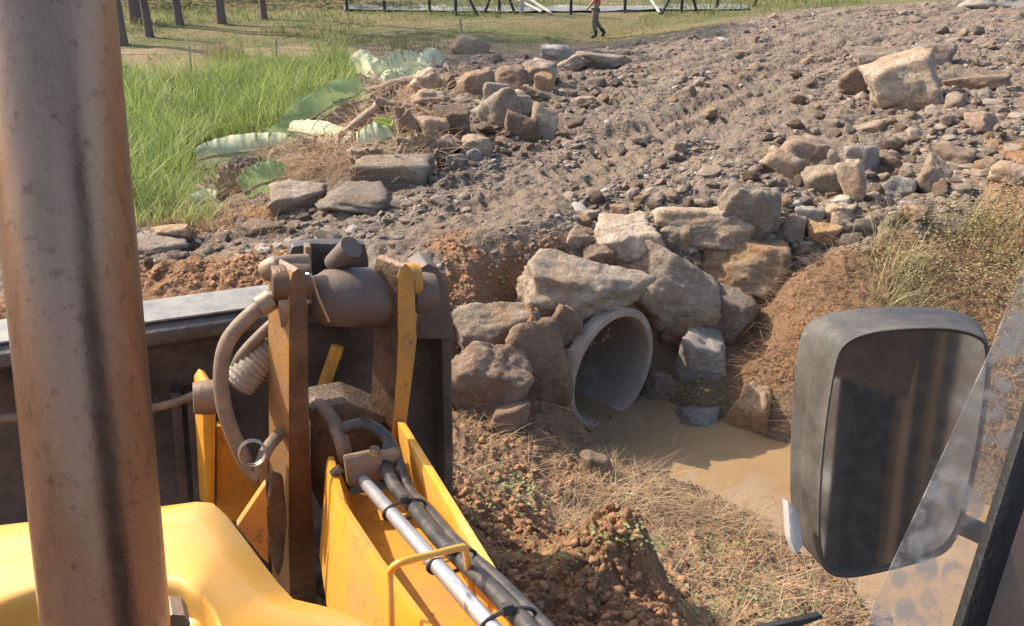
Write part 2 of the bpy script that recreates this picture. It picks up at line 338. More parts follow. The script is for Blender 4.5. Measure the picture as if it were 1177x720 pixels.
@chunks
def zbase(q):
    d = np.sqrt(((q[:, None] - XY0[None]) ** 2).sum(-1) + .03)
    return -d @ _W[:_n] + _W[_n]
@chunks
def zone(q):
    q2 = q + .35 * np.stack([fbm(q * 1.1, 3, 40), fbm(q * 1.1 + 50, 3, 43)], -1)
    d = np.linalg.norm(q2[:, None] - XY0[None], axis=-1); r = np.linalg.norm(q, axis=-1)[:, None]
    w = 1 / (d / (.12 * r + .1) + .15) ** 4
    o = np.stack([w[:, AK == k].sum(1) for k in range(len(KN))], -1); return o / o.sum(1, keepdims=True)
RUTS = (-7.05, -6.55, -5.2, -4.75)
RD = np.array([.60, .80])                                                          # the track's direction
def relief(q, w):
    along = np.stack([q @ RD * .45, (q[..., 0] * RD[1] - q[..., 1] * RD[0]) * 2.4], -1)
    road = .055 * fbm(q * .8, 3, 1) + .045 * fbm(q * 2.6, 3, 3) + .06 * billow(along * 1.3, 3, 7) + .03 * fbm(q * 8, 3, 5) + .02 * billow(q * 15, 2, 6)
    c_ = q[..., 0] * RD[1] - q[..., 1] * RD[0]; al = q @ RD
    for k_, cc in enumerate(RUTS):
        road = road - (.075 * np.exp(-((c_ - cc + .12 * fbm(q * .35, 2, 97)) / .15) ** 2)) * (1 + .7 * np.sin(al * 30 + c_ * 18)) * np.clip(.9 + fbm(q * .5, 2, 98), 0, 1.3)
    soil = .06 * fbm(q * 1.2, 3, 11) + .07 * fbm(q * 3.2, 3, 13) + .035 * billow(q * 9, 3, 17) + .022 * fbm(q * 18, 4, 18)
    bank = .07 * fbm(q * 1.3, 3, 21) + .07 * billow(q * 4, 3, 23) + .035 * billow(q * 12, 2, 27)
    fld = .06 * fbm(q * .5, 4, 31); mud = .03 * fbm(q * 1.5, 3, 33)
    return w[..., 0] * road + w[..., 1] * soil + w[..., 2] * bank + (w[..., 3] + w[..., 4] + .6 * w[..., 5]) * fld + w[..., 6] * mud
MOUND = at_z(712, 655, -.35)[:2]
def zg(q):
    q = np.asarray(q, float); w = zone(q)
    z = zbase(q) + relief(q, w)
    dm = (q - MOUND) @ np.array([[.9, .43], [-.43, .9]])
    r2 = (dm[..., 0] / .24) ** 2 + (dm[..., 1] / .2) ** 2
    z = z + .30 * np.exp(-r2) * (1 + .5 * billow(q * 7, 3, 61))
    return z
def hit(px, py):
    """where the sight line through these pixels meets the ground"""
    r = ray(np.atleast_1d(px), np.atleast_1d(py)); ts = 1.2 * (60 ** (np.arange(150) / 149.0))
    out = np.zeros((len(r), 3))
    for i0 in range(0, len(r), 2000):
        rr = r[i0:i0 + 2000]; P = rr[:, None] * ts[None, :, None]; P[..., 2] += EYE
        below = P[..., 2] < zq(P[..., :2])
        k = np.where(below.any(1), below.argmax(1), 149); k = np.maximum(k, 1)
        a, b_ = ts[k - 1], ts[k]
        for _ in range(7):
            m = (a + b_) / 2; Q = rr * m[:, None]; Q[:, 2] += EYE; lo = Q[:, 2] < zq(Q[:, :2]); b_ = np.where(lo, m, b_); a = np.where(lo, a, m)
        Q = rr * b_[:, None]; Q[:, 2] += EYE; out[i0:i0 + 2000] = Q
    return out

front = np.radians(np.linspace(-41, 41, 680)); rest = np.radians(np.linspace(41, 319, 70))[1:-1]
ang = np.concatenate([front, rest]); rad = np.concatenate([[.02, .5, 1.0, 1.4, 1.8], np.geomspace(2.1, 10, 500), np.geomspace(10, 50, 240)[1:], np.geomspace(50, 900, 22)[1:]])
q = np.stack([np.sin(ang)[None] * rad[:, None], np.cos(ang)[None] * rad[:, None]], -1)
Zt = np.zeros(q.shape[:2]); Wt = zone(q); Zt = zg(q)
far = np.clip((rad - 60) / 60, 0, 1)[:, None]; Zt = Zt * (1 - far) + far * (-.6)
nr, na = Zt.shape
def lut(q, T):
    q = np.asarray(q, float); r = np.hypot(q[..., 0], q[..., 1]); a = np.arctan2(q[..., 0], q[..., 1]); a = np.where(a < ang[0], a + 2 * math.pi, a)
    i = np.clip(np.searchsorted(rad, r) - 1, 0, nr - 2); u = np.clip((r - rad[i]) / (rad[i + 1] - rad[i]), 0, 1)
    j = np.clip(np.searchsorted(ang, a, side='right') - 1, 0, na - 1); j2 = (j + 1) % na; a2 = np.where(j2 == 0, ang[0] + 2 * math.pi, ang[j2]); v = np.clip((a - ang[j]) / (a2 - ang[j]), 0, 1)
    if T.ndim == 3: u = u[..., None]; v = v[..., None]
    return (T[i, j] * (1 - u) + T[i + 1, j] * u) * (1 - v) + (T[i, j2] * (1 - u) + T[i + 1, j2] * u) * v
def zq(q): return lut(q, Zt)
def wq(q): return lut(q, Wt)
Vt = np.concatenate([q, Zt[..., None]], -1).reshape(-1, 3)
idx = np.arange(nr * na).reshape(nr, na); nx = np.roll(idx, -1, 1)
Ft = np.stack([idx[:-1], idx[1:], nx[1:], nx[:-1]], -1).reshape(-1, 4)[:, ::-1]
ctr = Vt[Ft].mean(1); rel = ctr - PIPE_C; ax = rel @ PIPE_N; rr = np.linalg.norm(rel - ax[:, None] * PIPE_N, axis=1)
Ft = Ft[~((rr < np.where(ax < -.05, .48, .54)) & (ax < .2) & (ax > -5.5))]                                    # the culvert runs through the bank

def m_ground():
    b = NB("site_ground"); a1 = b.new("ShaderNodeVertexColor"); a1.layer_name = "soil_a"; a2 = b.new("ShaderNodeVertexColor"); a2.layer_name = "soil_b"
    s1 = b.new("ShaderNodeSeparateColor"); b.l.new(a1.outputs[0], s1.inputs[0]); s2 = b.new("ShaderNodeSeparateColor"); b.l.new(a2.outputs[0], s2.inputs[0])
    big = b.noise(.9, 6, .65); mid = b.noise(5, 7, .7); fine = b.noise(26, 6, .75); 
    f1 = b.ramp(mid, .34, .66); f2 = b.ramp(big, .35, .65); f3 = b.ramp(fine, .3, .7)
    road = b.mix(f1, (.165, .13, .10), (.28, .23, .18)); road = b.mix(b.math('MULTIPLY', f2, .4), road, (.25, .155, .10)); road = b.mix(b.math('MULTIPLY', b.ramp(b.vor(28), .25, .05), .35), road, (.42, .35, .29))
    soil = b.mix(f1, (.28, .145, .07), (.42, .245, .135)); soil = b.mix(b.math('MULTIPLY', f2, .4), soil, (.26, .15, .09))
    bank = b.mix(f1, (.20, .11, .06), (.33, .205, .12)); bank = b.mix(b.math('MULTIPLY', f3, .3), bank, (.36, .25, .15))
    marsh = b.mix(f1, (.045, .05, .02), (.10, .10, .04))
    field = b.mix(b.ramp(b.noise(.35, 5, .7), .35, .6), (.085, .10, .035), (.24, .175, .09)); field = b.mix(b.math('MULTIPLY', f1, .6), field, (.15, .15, .06))
    bare = b.mix(f1, (.25, .165, .10), (.34, .26, .15)); mud = b.mix(f1, (.25, .17, .10), (.30, .21, .13))
    k = road
    for w, c in ((s1.outputs[1], soil), (s1.outputs[2], bank), (a1.outputs["Alpha"], marsh), (s2.outputs[0], field), (s2.outputs[1], bare), (s2.outputs[2], mud)):
        k = b.mix(b.ramp(b.math('ADD', w, b.math('MULTIPLY', b.math('SUBTRACT', mid, .5), .5)), .3, .7), k, c)
    nb = b.bump(mid, .5, .06); nb = b.bump(fine, .9, .035, nb); nb = b.bump(b.vor(32), .6, .03, nb); nb = b.bump(b.noise(110, 4, .7), .7, .012, nb)
    gp = b.new("ShaderNodeNewGeometry"); sx = b.new("ShaderNodeSeparateXYZ"); b.l.new(gp.outputs["Position"], sx.inputs[0])
    wet = b.math('MULTIPLY', b.ramp(b.math('ADD', sx.outputs[2], b.math('MULTIPLY', mid, .08)), -1.36, -1.46), s1.outputs[2])
    k = b.mix(wet, k, (.09, .055, .03)); b.put(b.b.inputs["Roughness"], b.math('SUBTRACT', .95, b.math('MULTIPLY', wet, .5)))
    return b.fin(k, None, 0, nb, .2)
gm = raw_mesh("ground", Vt, [Ft], m_ground(), True)
Wf = Wt.reshape(-1, 7).astype(np.float32)
for nm, cols in (("soil_a", Wf[:, :4]), ("soil_b", np.concatenate([Wf[:, 4:7], np.ones((len(Wf), 1), np.float32)], 1))):
    ca = gm.color_attributes.new(nm, 'FLOAT_COLOR', 'POINT'); ca.data.foreach_set("color", np.ascontiguousarray(cols).ravel())
tag(link("ground", gm), "brown rutted earth and rubble ground of the works site", "ground", kind="structure")

# water
WL = -1.5
b = NB("muddy_water"); k = b.mix(b.ramp(b.noise(.8, 3), .35, .65), (.28, .18, .09), (.34, .23, .125))
wm = b.fin(k, .03, 0, b.bump(b.noise(9, 3, .5), .04, .02), .8)
wx, wy = np.meshgrid(np.linspace(-4, 30, 40), np.linspace(-4, 12, 30)); V = np.stack([wx, wy, np.full_like(wx, WL)], -1)
keep = []
gi = np.arange(wx.size).reshape(wx.shape); Fq = np.stack([gi[:-1, :-1], gi[:-1, 1:], gi[1:, 1:], gi[1:, :-1]], -1).reshape(-1, 4)
cc = V.reshape(-1, 3)[Fq].mean(1)
tag(link("water", raw_mesh("water", V.reshape(-1, 3), [Fq], wm)), "muddy brown pool of standing water below the culvert", "water", kind="structure")

# culvert
bm = bmesh.new(); T1 = Vector(np.cross(UP, PIPE_N)).normalized(); T2 = Vector((0, 0, 1)); prof = [(.06, .468), (.075, .48), (.075, .53), (.06, .545), (-.03, .545), (-.06, .50), (-5.5, .50), (-5.5, .468)]; rings = []
for s_, r_ in prof + [(-2.5, .468), (-.1, .468)]:
    rings.append([bm.verts.new(Vector(PIPE_C) + Vector(PIPE_N) * s_ + (T1 * math.cos(t) + T2 * math.sin(t)) * r_) for t in np.linspace(0, 2 * math.pi, 72, endpoint=False)])
for i in range(len(rings)):
    for k in range(72): bm.faces.new((rings[i][k], rings[i][(k + 1) % 72], rings[(i + 1) % len(rings)][(k + 1) % 72], rings[(i + 1) % len(rings)][k]))
cul = from_bm("culvert_pipe", bm, M['concrete'], None, True, PIPE_C)
tag(cul, "round concrete culvert pipe opening onto muddy water under boulders", "pipe")
bm = bmesh.new(); bmesh.ops.create_cone(bm, cap_ends=True, segments=40, radius1=.47, radius2=.47, depth=.05, matrix=Matrix.Translation(Vector(PIPE_C) - Vector(PIPE_N) * 5.4) @ Vector(PIPE_N).to_track_quat('Z', 'Y').to_matrix().to_4x4())
from_bm("light_stop_disc", bm, M['clod'], cul)  # added disc that keeps light out of the pipe's far end

# ------------------------------------------------------------------ rocks
def ico(sub):
    bm = bmesh.new(); bmesh.ops.create_icosphere(bm, subdivisions=sub, radius=1)
    V = np.array([v.co[:] for v in bm.verts]); Fc = np.array([[v.index for v in f.verts] for f in bm.faces]); bm.free(); return V, Fc
ICO = {k: ico(k) for k in (1, 2, 3, 4, 5)}
def rock_verts(seed, sub=4, planes=11, rough=.06, sharp=48, blocky=.5):
    r = np.random.RandomState(seed); V, Fc = ICO[sub]; n = r.normal(size=(planes, 3)); n /= np.linalg.norm(n, axis=1)[:, None]
    bx = np.concatenate([np.eye(3), -np.eye(3)]) + r.normal(size=(6, 3)) * .22; bx /= np.linalg.norm(bx, axis=1)[:, None]
    n = np.concatenate([n, bx]); d = np.concatenate([r.uniform(.78, 1.15, planes), r.uniform(.72, .95, 6) * (1.25 - blocky * .5)])
    rr = (V @ n.T) / d; rad = np.exp(-np.log((np.exp(sharp * np.maximum(rr, -1))).sum(1)) / sharp * 1.0); rad = 1 / (np.log(np.exp(sharp * rr).sum(1)) / sharp)
    P = V * rad[:, None]
    if rough: 
        P = P * (1 + rough * fbm(P * 2.2 + seed, 4, seed)[:, None] + rough * .55 * billow(P * 6 + seed, 3, seed + 3)[:, None])
    lo, hi = P.min(0), P.max(0); P = (P - (lo + hi) / 2) / ((hi - lo) / 2)
    return P, Fc
def rotz(a): return np.array([[math.cos(a), -math.sin(a), 0], [math.sin(a), math.cos(a), 0], [0, 0, 1]])
def roty(a): return np.array([[math.cos(a), 0, math.sin(a)], [0, 1, 0], [-math.sin(a), 0, math.cos(a)]])
HERO = []
def hero(px, py, w, h, mat, label, name="boulder", tilt=0, deep=.8, seed=None, cat=None, sub=4, push=.12, blocky=.5, rough=.10, planes=10):
    g = hit(px, py + .36 * h)[0]; dpt = (g - np.array([0, 0, EYE])) @ CAMF
    W, H = 1.1 * w * dpt / F, 1.1 * h * dpt / F
    c = at_depth(px, py, dpt + push * W * deep)
    seed = seed if seed is not None else int(px * 7 + py * 13)
    P, Fc = rock_verts(seed, sub, planes, rough, blocky=blocky)
    el = math.atan2(EYE - c[2], np.hypot(c[0], c[1])); hh = H / max(.55, math.cos(el))
    P = P * np.array([W / 2, max(W * deep, .5 * H) / 2, hh / 2]) @ roty(math.radians(tilt)).T
    az = math.atan2(c[0], c[1]); P = P @ rotz(-az).T
    base = c + np.array([0, 0, P[:, 2].min()])
    P = P + c - base
    o = link(name, raw_mesh(name, P, [Fc], M[mat], True), None, tuple(base))
    tag(o, label, cat or ("boulder" if name == "boulder" else "rock")); HERO.append((px, py, max(w, h)))
    return o
H = hero
H(672, 334, 146, 74, 'rock_pale', "long pale boulder with orange-stained top lying across the culvert pipe", tilt=8, deep=.7, sub=5)
H(566, 380, 98, 66, 'rock_pale', "flat-faced pale block beside the loader bucket, left of the culvert", tilt=2, blocky=.9, sub=5)
H(556, 440, 92, 92, 'rock_brown', "brown slab leaning below the flat-faced pale block near the bucket", tilt=38, deep=.6, sub=5, name="stone_slab", cat="slab")
H(620, 418, 66, 104, 'rock_brown', "narrow upright brown rock wedged against the left of the culvert mouth", tilt=-8, name="rock")
H(648, 386, 44, 74, 'rock_brown', "mud-caked rock pressed against the upper left rim of the culvert", name="rock", tilt=16, deep=.7, push=-.1)
H(773, 330, 112, 92, 'rock_grey', "big dark grey-brown boulder leaning over the right of the culvert", tilt=14, sub=5)
H(724, 279, 72, 50, 'rock_pale', "rounded tan boulder perched above the long pale one over the culvert", tilt=-6, sub=5)
H(808, 258, 108, 56, 'rock_pale', "broad pale boulder with shaded underside in front of tall grey boulder", tilt=-10, sub=5)
H(864, 252, 80, 76, 'rock_grey', "tall rounded grey boulder standing behind the broad pale boulder", tilt=20, sub=5)
H(852, 301, 104, 58, 'rock_orange', "wide reddish slab with orange top below the tall grey boulder", tilt=6, sub=5, name="stone_slab", cat="slab")
H(838, 368, 60, 60, 'rock_grey', "round grey boulder halfway down the bank right of the culvert", tilt=10)
H(806, 412, 56, 56, 'rock_blue', "dusty pale grey boulder above the green weed by the water", tilt=5)
H(864, 472, 52, 56, 'rock_orange', "orange-brown rock sitting at the water's edge", name="rock", tilt=10)
H(799, 486, 50, 36, 'rock_blue', "wet blue-grey stone at water's edge between culvert and orange rock", name="rock")
H(826, 497, 17, 13, 'rock_pale', "tiny whitish stone beside the wet blue-grey stone in the water", name="rock", sub=3)
H(667, 277, 30, 30, 'rock_pale', "small round tan rock left of the rounded tan boulder", name="rock")
H(690, 295, 38, 26, 'rock_brown', "small brown rock tucked under the rounded tan boulder", name="rock")
H(688, 540, 32, 38, 'rock_brown', "pointed brown stone sticking up from dry grass by the pool", name="rock", tilt=-15, blocky=.2)
H(780, 378, 60, 50, 'rock_brown', "shaded brown rock under the big dark boulder beside the pipe", name="rock")
H(735, 320, 44, 34, 'rock_orange', "orange-brown rock between the long pale boulder and dark boulder", name="rock")
H(776, 268, 40, 32, 'rock_pale', "pale rock touching the left end of the broad pale boulder", name="rock")
H(757, 447, 40, 40, 'rock_brown', "dark muddy rock at the right foot of the culvert mouth", name="rock")
H(585, 480, 46, 34, 'rock_brown', "low brown rock at the foot of the leaning brown slab", name="rock")
H(1036, 97, 84, 66, 'rock_pale', "largest pale tan boulder standing high on the track", sub=5, tilt=-12, deep=.9)
H(982, 97, 38, 38, 'rock_brown', "brown rock touching the left side of the largest track boulder", name="rock")
H(1008, 68, 50, 22, 'rock_grey', "flat grey slab behind the largest track boulder", name="stone_slab", cat="slab")
H(1078, 66, 34, 30, 'rock_grey', "grey rock behind the right shoulder of the largest track boulder", name="rock")
H(1122, 97, 68, 20, 'rock_brown', "long thin brown slab slanting right of the largest track boulder", name="stone_slab", cat="slab", tilt=-14, deep=.4)
H(1056, 62, 22, 22, 'rock_blue', "small bluish rock directly behind the largest track boulder", name="rock")
H(944, 210, 44, 36, 'rock_pale', "smooth rounded tan rock left of the upright pale slab", name="rock", blocky=.2)
H(980, 213, 30, 54, 'rock_pale', "upright narrow pale slab on the rubble slope", name="stone_slab", cat="slab", tilt=-20, deep=.5, blocky=.9)
H(903, 191, 50, 30, 'rock_pale', "layered pale slab tilted left of the smooth rounded tan rock", name="stone_slab", cat="slab", tilt=28, deep=.5)
H(924, 178, 54, 34, 'rock_brown', "brown rock just above the layered pale slab", name="rock")
H(990, 184, 40, 34, 'rock_blue', "bluish rock above the upright narrow pale slab", name="rock")
H(930, 249, 32, 22, 'rock_blue', "small blue-grey angular stone below the smooth rounded tan rock", name="rock")
H(911, 268, 28, 34, 'rock_pale', "pale lumpy stone right of the tall grey boulder", name="rock")
H(965, 243, 34, 18, 'rock_pale', "flat pale stone at foot of the upright narrow slab", name="rock")
H(946, 270, 38, 26, 'rock_orange', "orange-brown stone at top of the straw-covered bank", name="rock")
H(968, 260, 26, 26, 'rock_pale', "pale angular stone right of orange-brown stone on bank top", name="rock")
H(1036, 216, 38, 30, 'rock_blue', "flat triangular blue-grey stone on the right rubble slope", name="rock", tilt=20)
H(1074, 204, 32, 42, 'rock_pale', "tall pale stone right of the flat triangular blue-grey stone", name="rock", tilt=15)
H(1000, 148, 40, 16, 'rock_pale', "flat pale slab lying just below the largest track boulder", name="stone_slab", cat="slab", tilt=-10)
H(945, 167, 44, 14, 'rock_pale', "thin pale slab lying across the slope above the bluish rock", name="stone_slab", cat="slab", tilt=18)
H(957, 182, 12, 20, 'rock_pale', "little upright pale splinter above the rounded tan rock", name="rock", sub=3)
H(1094, 185, 44, 30, 'rock_brown', "brown rock behind the tall pale stone on the right slope", name="rock")
H(1130, 142, 40, 22, 'rock_brown', "brown rock at the right edge of the rubble under slanting slab", name="rock")
H(1160, 200, 40, 26, 'rock_pale', "pale rock on the bare bank near the green scrub", name="rock")
H(1052, 246, 26, 18, 'rock_orange', "small orange stone above the scrub on the right bank", name="rock")
H(1020, 190, 30, 24, 'rock_brown', "small brown rock right of the bluish rock on the slope", name="rock")
H(1150, -2, 80, 26, 'rock_blue', "smooth dark blue-grey mass at the far end of the track", push=.1)  # boulder form stands in for an unidentified object
H(540, 54, 44, 22, 'rock_pale', "flat-topped pale block beside the thin stake at field edge", blocky=.95, tilt=8, deep=.5)
H(452, 202, 92, 36, 'rock_grey', "wide flat slab with dark front edge below the banana stems", name="stone_slab", cat="slab", blocky=.9, deep=.6)
H(342, 228, 64, 30, 'rock_pale', "whitish flat slab under the dry brown roots", name="stone_slab", cat="slab", blocky=.8)
H(408, 230, 84, 26, 'rock_grey', "flat grey rock between the whitish slab and the wide dark-edged slab", name="rock", tilt=6)
H(572, 131, 56, 40, 'rock_grey', "smooth grey boulder tilted like a fin in the left heap", tilt=-32, deep=.7, blocky=.2)
H(594, 122, 34, 34, 'rock_pale', "pale rock behind the grey fin-shaped boulder", name="rock")
H(625, 145, 30, 46, 'rock_pale', "upright square-cut pale block at the edge of the track", name="stone_block", cat="block", blocky=1.1, tilt=6)
H(599, 146, 36, 36, 'rock_brown', "brown angular rock between fin-shaped boulder and square-cut block", name="rock")
H(520, 142, 40, 36, 'rock_brown', "brown block beside the torn banana stems", name="stone_block", cat="block", blocky=.9)
H(655, 76, 44, 16, 'rock_pale', "pale slab slanting upward at far left edge of the track", name="stone_slab", cat="slab", tilt=-28, deep=.4)
H(690, 70, 60, 20, 'rock_grey', "long low dark grey rock behind the upward-slanting slab", name="rock")
H(618, 84, 44, 26, 'rock_pale', "pale flat-topped rock left of the upward-slanting slab", name="rock", blocky=.8)
H(586, 92, 40, 30, 'rock_brown', "brown rock at the back of the left heap", name="rock")
H(625, 96, 24, 22, 'rock_orange', "small tan cube-like rock right of the brown heap rock", name="rock", blocky=1)
H(571, 108, 34, 26, 'rock_grey', "grey rock between brown heap rock and fin-shaped boulder", name="rock", blocky=.9)
H(608, 106, 40, 18, 'rock_brown', "low brown rock below the small tan cube-like rock", name="rock")
H(668, 118, 28, 12, 'rock_pale', "flat pale flake lying on the track by the left heap", name="rock", tilt=-8)
H(548, 98, 44, 34, 'rock_brown', "dark brown rock behind the torn banana root ball", name="rock")
H(640, 62, 36, 20, 'rock_blue', "bluish rock at the top of the left heap", name="rock")
H(198, 268, 40, 16, 'rock_orange', "reddish brown rock at the lower edge of the marsh grass", name="rock")
H(182, 284, 62, 20, 'rock_grey', "flat grey stone below the reddish brown rock", name="rock")
H(300, 262, 42, 14, 'rock_brown', "flat brown stone at track edge below the dry leaves", name="rock")
H(544, 180, 24, 18, 'rock_blue', "bluish stone at the track edge right of the wide slab", name="rock")
H(524, 186, 22, 18, 'rock_blue', "small grey-blue stone touching the wide dark-edged slab", name="rock")
H(545, 168, 40, 22, 'rock_pale', "tan rock above the two bluish track-edge stones", name="rock")
H(506, 172, 50, 26, 'rock_brown', "long brown rock directly above the wide dark-edged slab", name="rock", tilt=-20)

# smaller rocks: individuals sharing meshes
VAR = [raw_mesh("rock", *(lambda P, Fc: (P, [Fc]))(*rock_verts(900 + i, 3, 8, .07, blocky=.3 + .6 * (i % 3) / 2)), M['rock_brown'], True) for i in range(9)]
MV = {}
def variant(i, mat):
    if (i, mat) not in MV:
        me = VAR[i].copy(); me.materials[0] = M[mat]; MV[(i, mat)] = me
    return MV[(i, mat)]
def in_poly(px, py, poly):
    c = False; j = len(poly) - 1
    for i in range(len(poly)):
        if (poly[i][1] > py) != (poly[j][1] > py) and px < (poly[j][0] - poly[i][0]) * (py - poly[i][1]) / (poly[j][1] - poly[i][1]) + poly[i][0]: c = not c
        j = i
    return c
MEDZ = [([(880, 150), (1000, 120), (1150, 120), (1170, 170), (1090, 235), (980, 285), (890, 300), (860, 215)], 80, (12, 32), "small loose stone in the rubble slope right of the boulders", "stones on the right rubble slope"),
        ([(480, 85), (560, 70), (720, 60), (740, 90), (680, 130), (640, 175), (560, 185), (520, 165), (540, 120)], 84, (9, 28), "small stone in the heap beside the felled banana plant", "stones in the left heap"),
        ([(760, 90), (900, 30), (1177, 12), (1177, 110), (1000, 150), (860, 190), (720, 250), (640, 230)], 52, (8, 22), "small angular stone scattered on the open rubble track", "stones on the open track"),
        ([(160, 285), (250, 262), (420, 225), (520, 190), (560, 180), (540, 205), (430, 240), (270, 285), (165, 305)], 40, (8, 20), "small grey stone along the marsh edge of the track", "stones along the marsh edge"),
        ([(680, 240), (880, 200), (910, 300), (860, 340), (760, 300), (640, 290)], 66, (8, 26), "small brown stone wedged among the culvert boulders", "stones among the culvert boulders")]
for poly, n, (s0, s1), lab, grp in MEDZ:
    xs = [p[0] for p in poly]; ys = [p[1] for p in poly]; k = 0; pts = []
    while len(pts) < n and k < 6000:
        k += 1; px, py = rnd.uniform(min(xs), max(xs)), rnd.uniform(min(ys), max(ys))
        if not in_poly(px, py, poly): continue
        s = s0 + (s1 - s0) * rnd.random() ** 2
        if any(math.hypot((px - a), (py - b_) * 1.6) < (.30 if 'culvert' in grp else .42) * (s + c) for a, b_, c in HERO): continue
        if any(math.hypot(px - a, (py - b_) * 1.5) < .5 * (s + c) for a, b_, c in pts): continue
        pts.append((px, py, s))
    G = hit([p[0] for p in pts], [p[1] for p in pts])
    for (px, py, s), g in zip(pts, G):
        d = (g - np.array([0, 0, EYE])) @ CAMF; w = s * d / F / 2
        mat = rnd.choice(['rock_brown', 'rock_brown', 'rock_brown', 'rock_grey', 'rock_pale', 'rock_grey', 'rock_orange'])
        o = link("rock", variant(rnd.randrange(9), mat), None, (g[0], g[1], g[2] + w * .2))
        o.scale = (w, w * rnd.uniform(.6, 1), w * rnd.uniform(.45, .9)); o.rotation_euler = (rnd.uniform(-.5, .5), rnd.uniform(-.5, .5), rnd.uniform(0, 6.3))
        tag(o, lab, "rock", grp)

# rubble, clods: uncountable
def scatter_stones(name, P, S, mat, label, cat, flat=.6, seed=5, smooth=False):
    r = np.random.RandomState(seed); protos = [rock_verts(seed * 100 + i, 2 if smooth else 1, 5, .38 if smooth else .16, blocky=.6) for i in range(10)]
    big = [rock_verts(seed * 100 + 50 + i, 3 if smooth else 2, 7, .42 if smooth else .16, blocky=.6) for i in range(8)]
    Vs, Fs, off = [], [], 0
    d = np.linalg.norm(P, axis=1); n = len(P); isbig = S / d > .011; which = r.randint(0, 8, n)
    a = r.uniform(0, 6.28, n); t = r.normal(size=n) * .4; sc = S[:, None] * np.stack([np.ones(n), r.uniform(.5, 1, n), r.uniform(.4, .9, n) * flat * 1.3], -1)
    ca, sa, ct, st = np.cos(a), np.sin(a), np.cos(t), np.sin(t); z0 = np.zeros(n)
    R = np.stack([np.stack([ca * ct, -sa, ca * st], -1), np.stack([sa * ct, ca, sa * st], -1), np.stack([-st, z0, ct], -1)], 1)
    for bg in (False, True):
        for w_ in range(8):
            ii = np.where((isbig == bg) & (which == w_))[0]
            if not len(ii): continue
            v, f = (big if bg else protos)[w_]
            W_ = np.einsum('nij,nvj->nvi', R[ii], v[None] * sc[ii][:, None]) + (P[ii] + np.stack([z0[ii], z0[ii], S[ii] * .04], -1))[:, None]
            Vs.append(W_.reshape(-1, 3)); Fs.append((f[None] + (off + np.arange(len(ii)) * len(v))[:, None, None]).reshape(-1, 3)); off += len(ii) * len(v)
    o = link(name, raw_mesh(name, np.concatenate(Vs), [np.concatenate(Fs)], mat, smooth)); tag(o, label, cat, kind="stuff"); return o
def sample(n, x0, x1, y0, y1, kinds, thr=.35, power=1.0):
    px = rs.uniform(x0, x1, n * 2); py = y0 + (y1 - y0) * rs.uniform(0, 1, n * 2) ** power
    G = hit(px, py); w = wq(G[:, :2])[:, kinds].sum(1); ok = (w > thr + rs.uniform(-.2, .2, len(w))) & (G[:, 2] > WL - .02); return G[ok][:n]
P = sample(70000, 130, 1200, -5, 345, [0])
X_, Y_, _d = to_px(P); keep = rs.uniform(0, 1, len(P)) < np.where(Y_ > 330 - (X_ - 150) * .27, .25, np.where(Y_ > 300 - (X_ - 150) * .30, .7, 1)); P = P[keep]
d = np.linalg.norm(P - np.array([0, 0, EYE]), axis=1)
cr = P[:, 0] * RD[1] - P[:, 1] * RD[0]; rut = np.min([np.abs(cr - cc + .12 * fbm(P[:, :2] * .35, 2, 97)) for cc in RUTS], 0); P = P[(rut > .24) | (rs.uniform(0, 1, len(P)) < .22)]
d = np.linalg.norm(P - np.array([0, 0, EYE]), axis=1)
S = np.clip(.0105 * (1 - rs.uniform(0, 1, len(P))) ** (-.47), 0, .085) * np.clip(.9 + .7 * fbm(P[:, :2] * 1.1, 3, 95), .5, 1.6); S = np.maximum(S, .0010 * d)
scatter_stones("rubble", P, S, M['rubble'], "crushed grey-brown rubble and clods spread over the track", "rubble", .5)
P2 = sample(3500, 490, 1000, 480, 735, [1, 2], .5); P3 = sample(1800, 500, 700, 260, 400, [1, 2], .5); P4 = sample(1500, 150, 500, 250, 330, [1], .5); P5 = sample(1500, 860, 1177, 270, 520, [2], .5)
P = np.concatenate([P2, P3, P4, P5]); S = np.clip(.006 * (1 - rs.uniform(0, 1, len(P))) ** (-.5), 0, .028)
scatter_stones("soil_clods", P, S, M['clod'], "loose red-brown soil clods and crumbs on the earth banks", "soil", .9, 8, True)

n = 2600; uu = rs.uniform(-1.5, 4.5, n); v_ = -2.6 - 15 * rs.uniform(0, 1, n) ** 1.6; P = uu[:, None] * VR + v_[:, None] * VF; P[:, 2] = zq(P[:, :2])
scatter_stones("gravel", P, np.clip(.03 * (1 - rs.uniform(0, 1, n)) ** (-.5), 0, .14), m_plain("pale_gravel", (.42, .41, .39), .85, 0, .4, 4, .4), "pale grey cobbles on the ground behind the loader, seen in the mirror", "gravel", .6, 9, True)

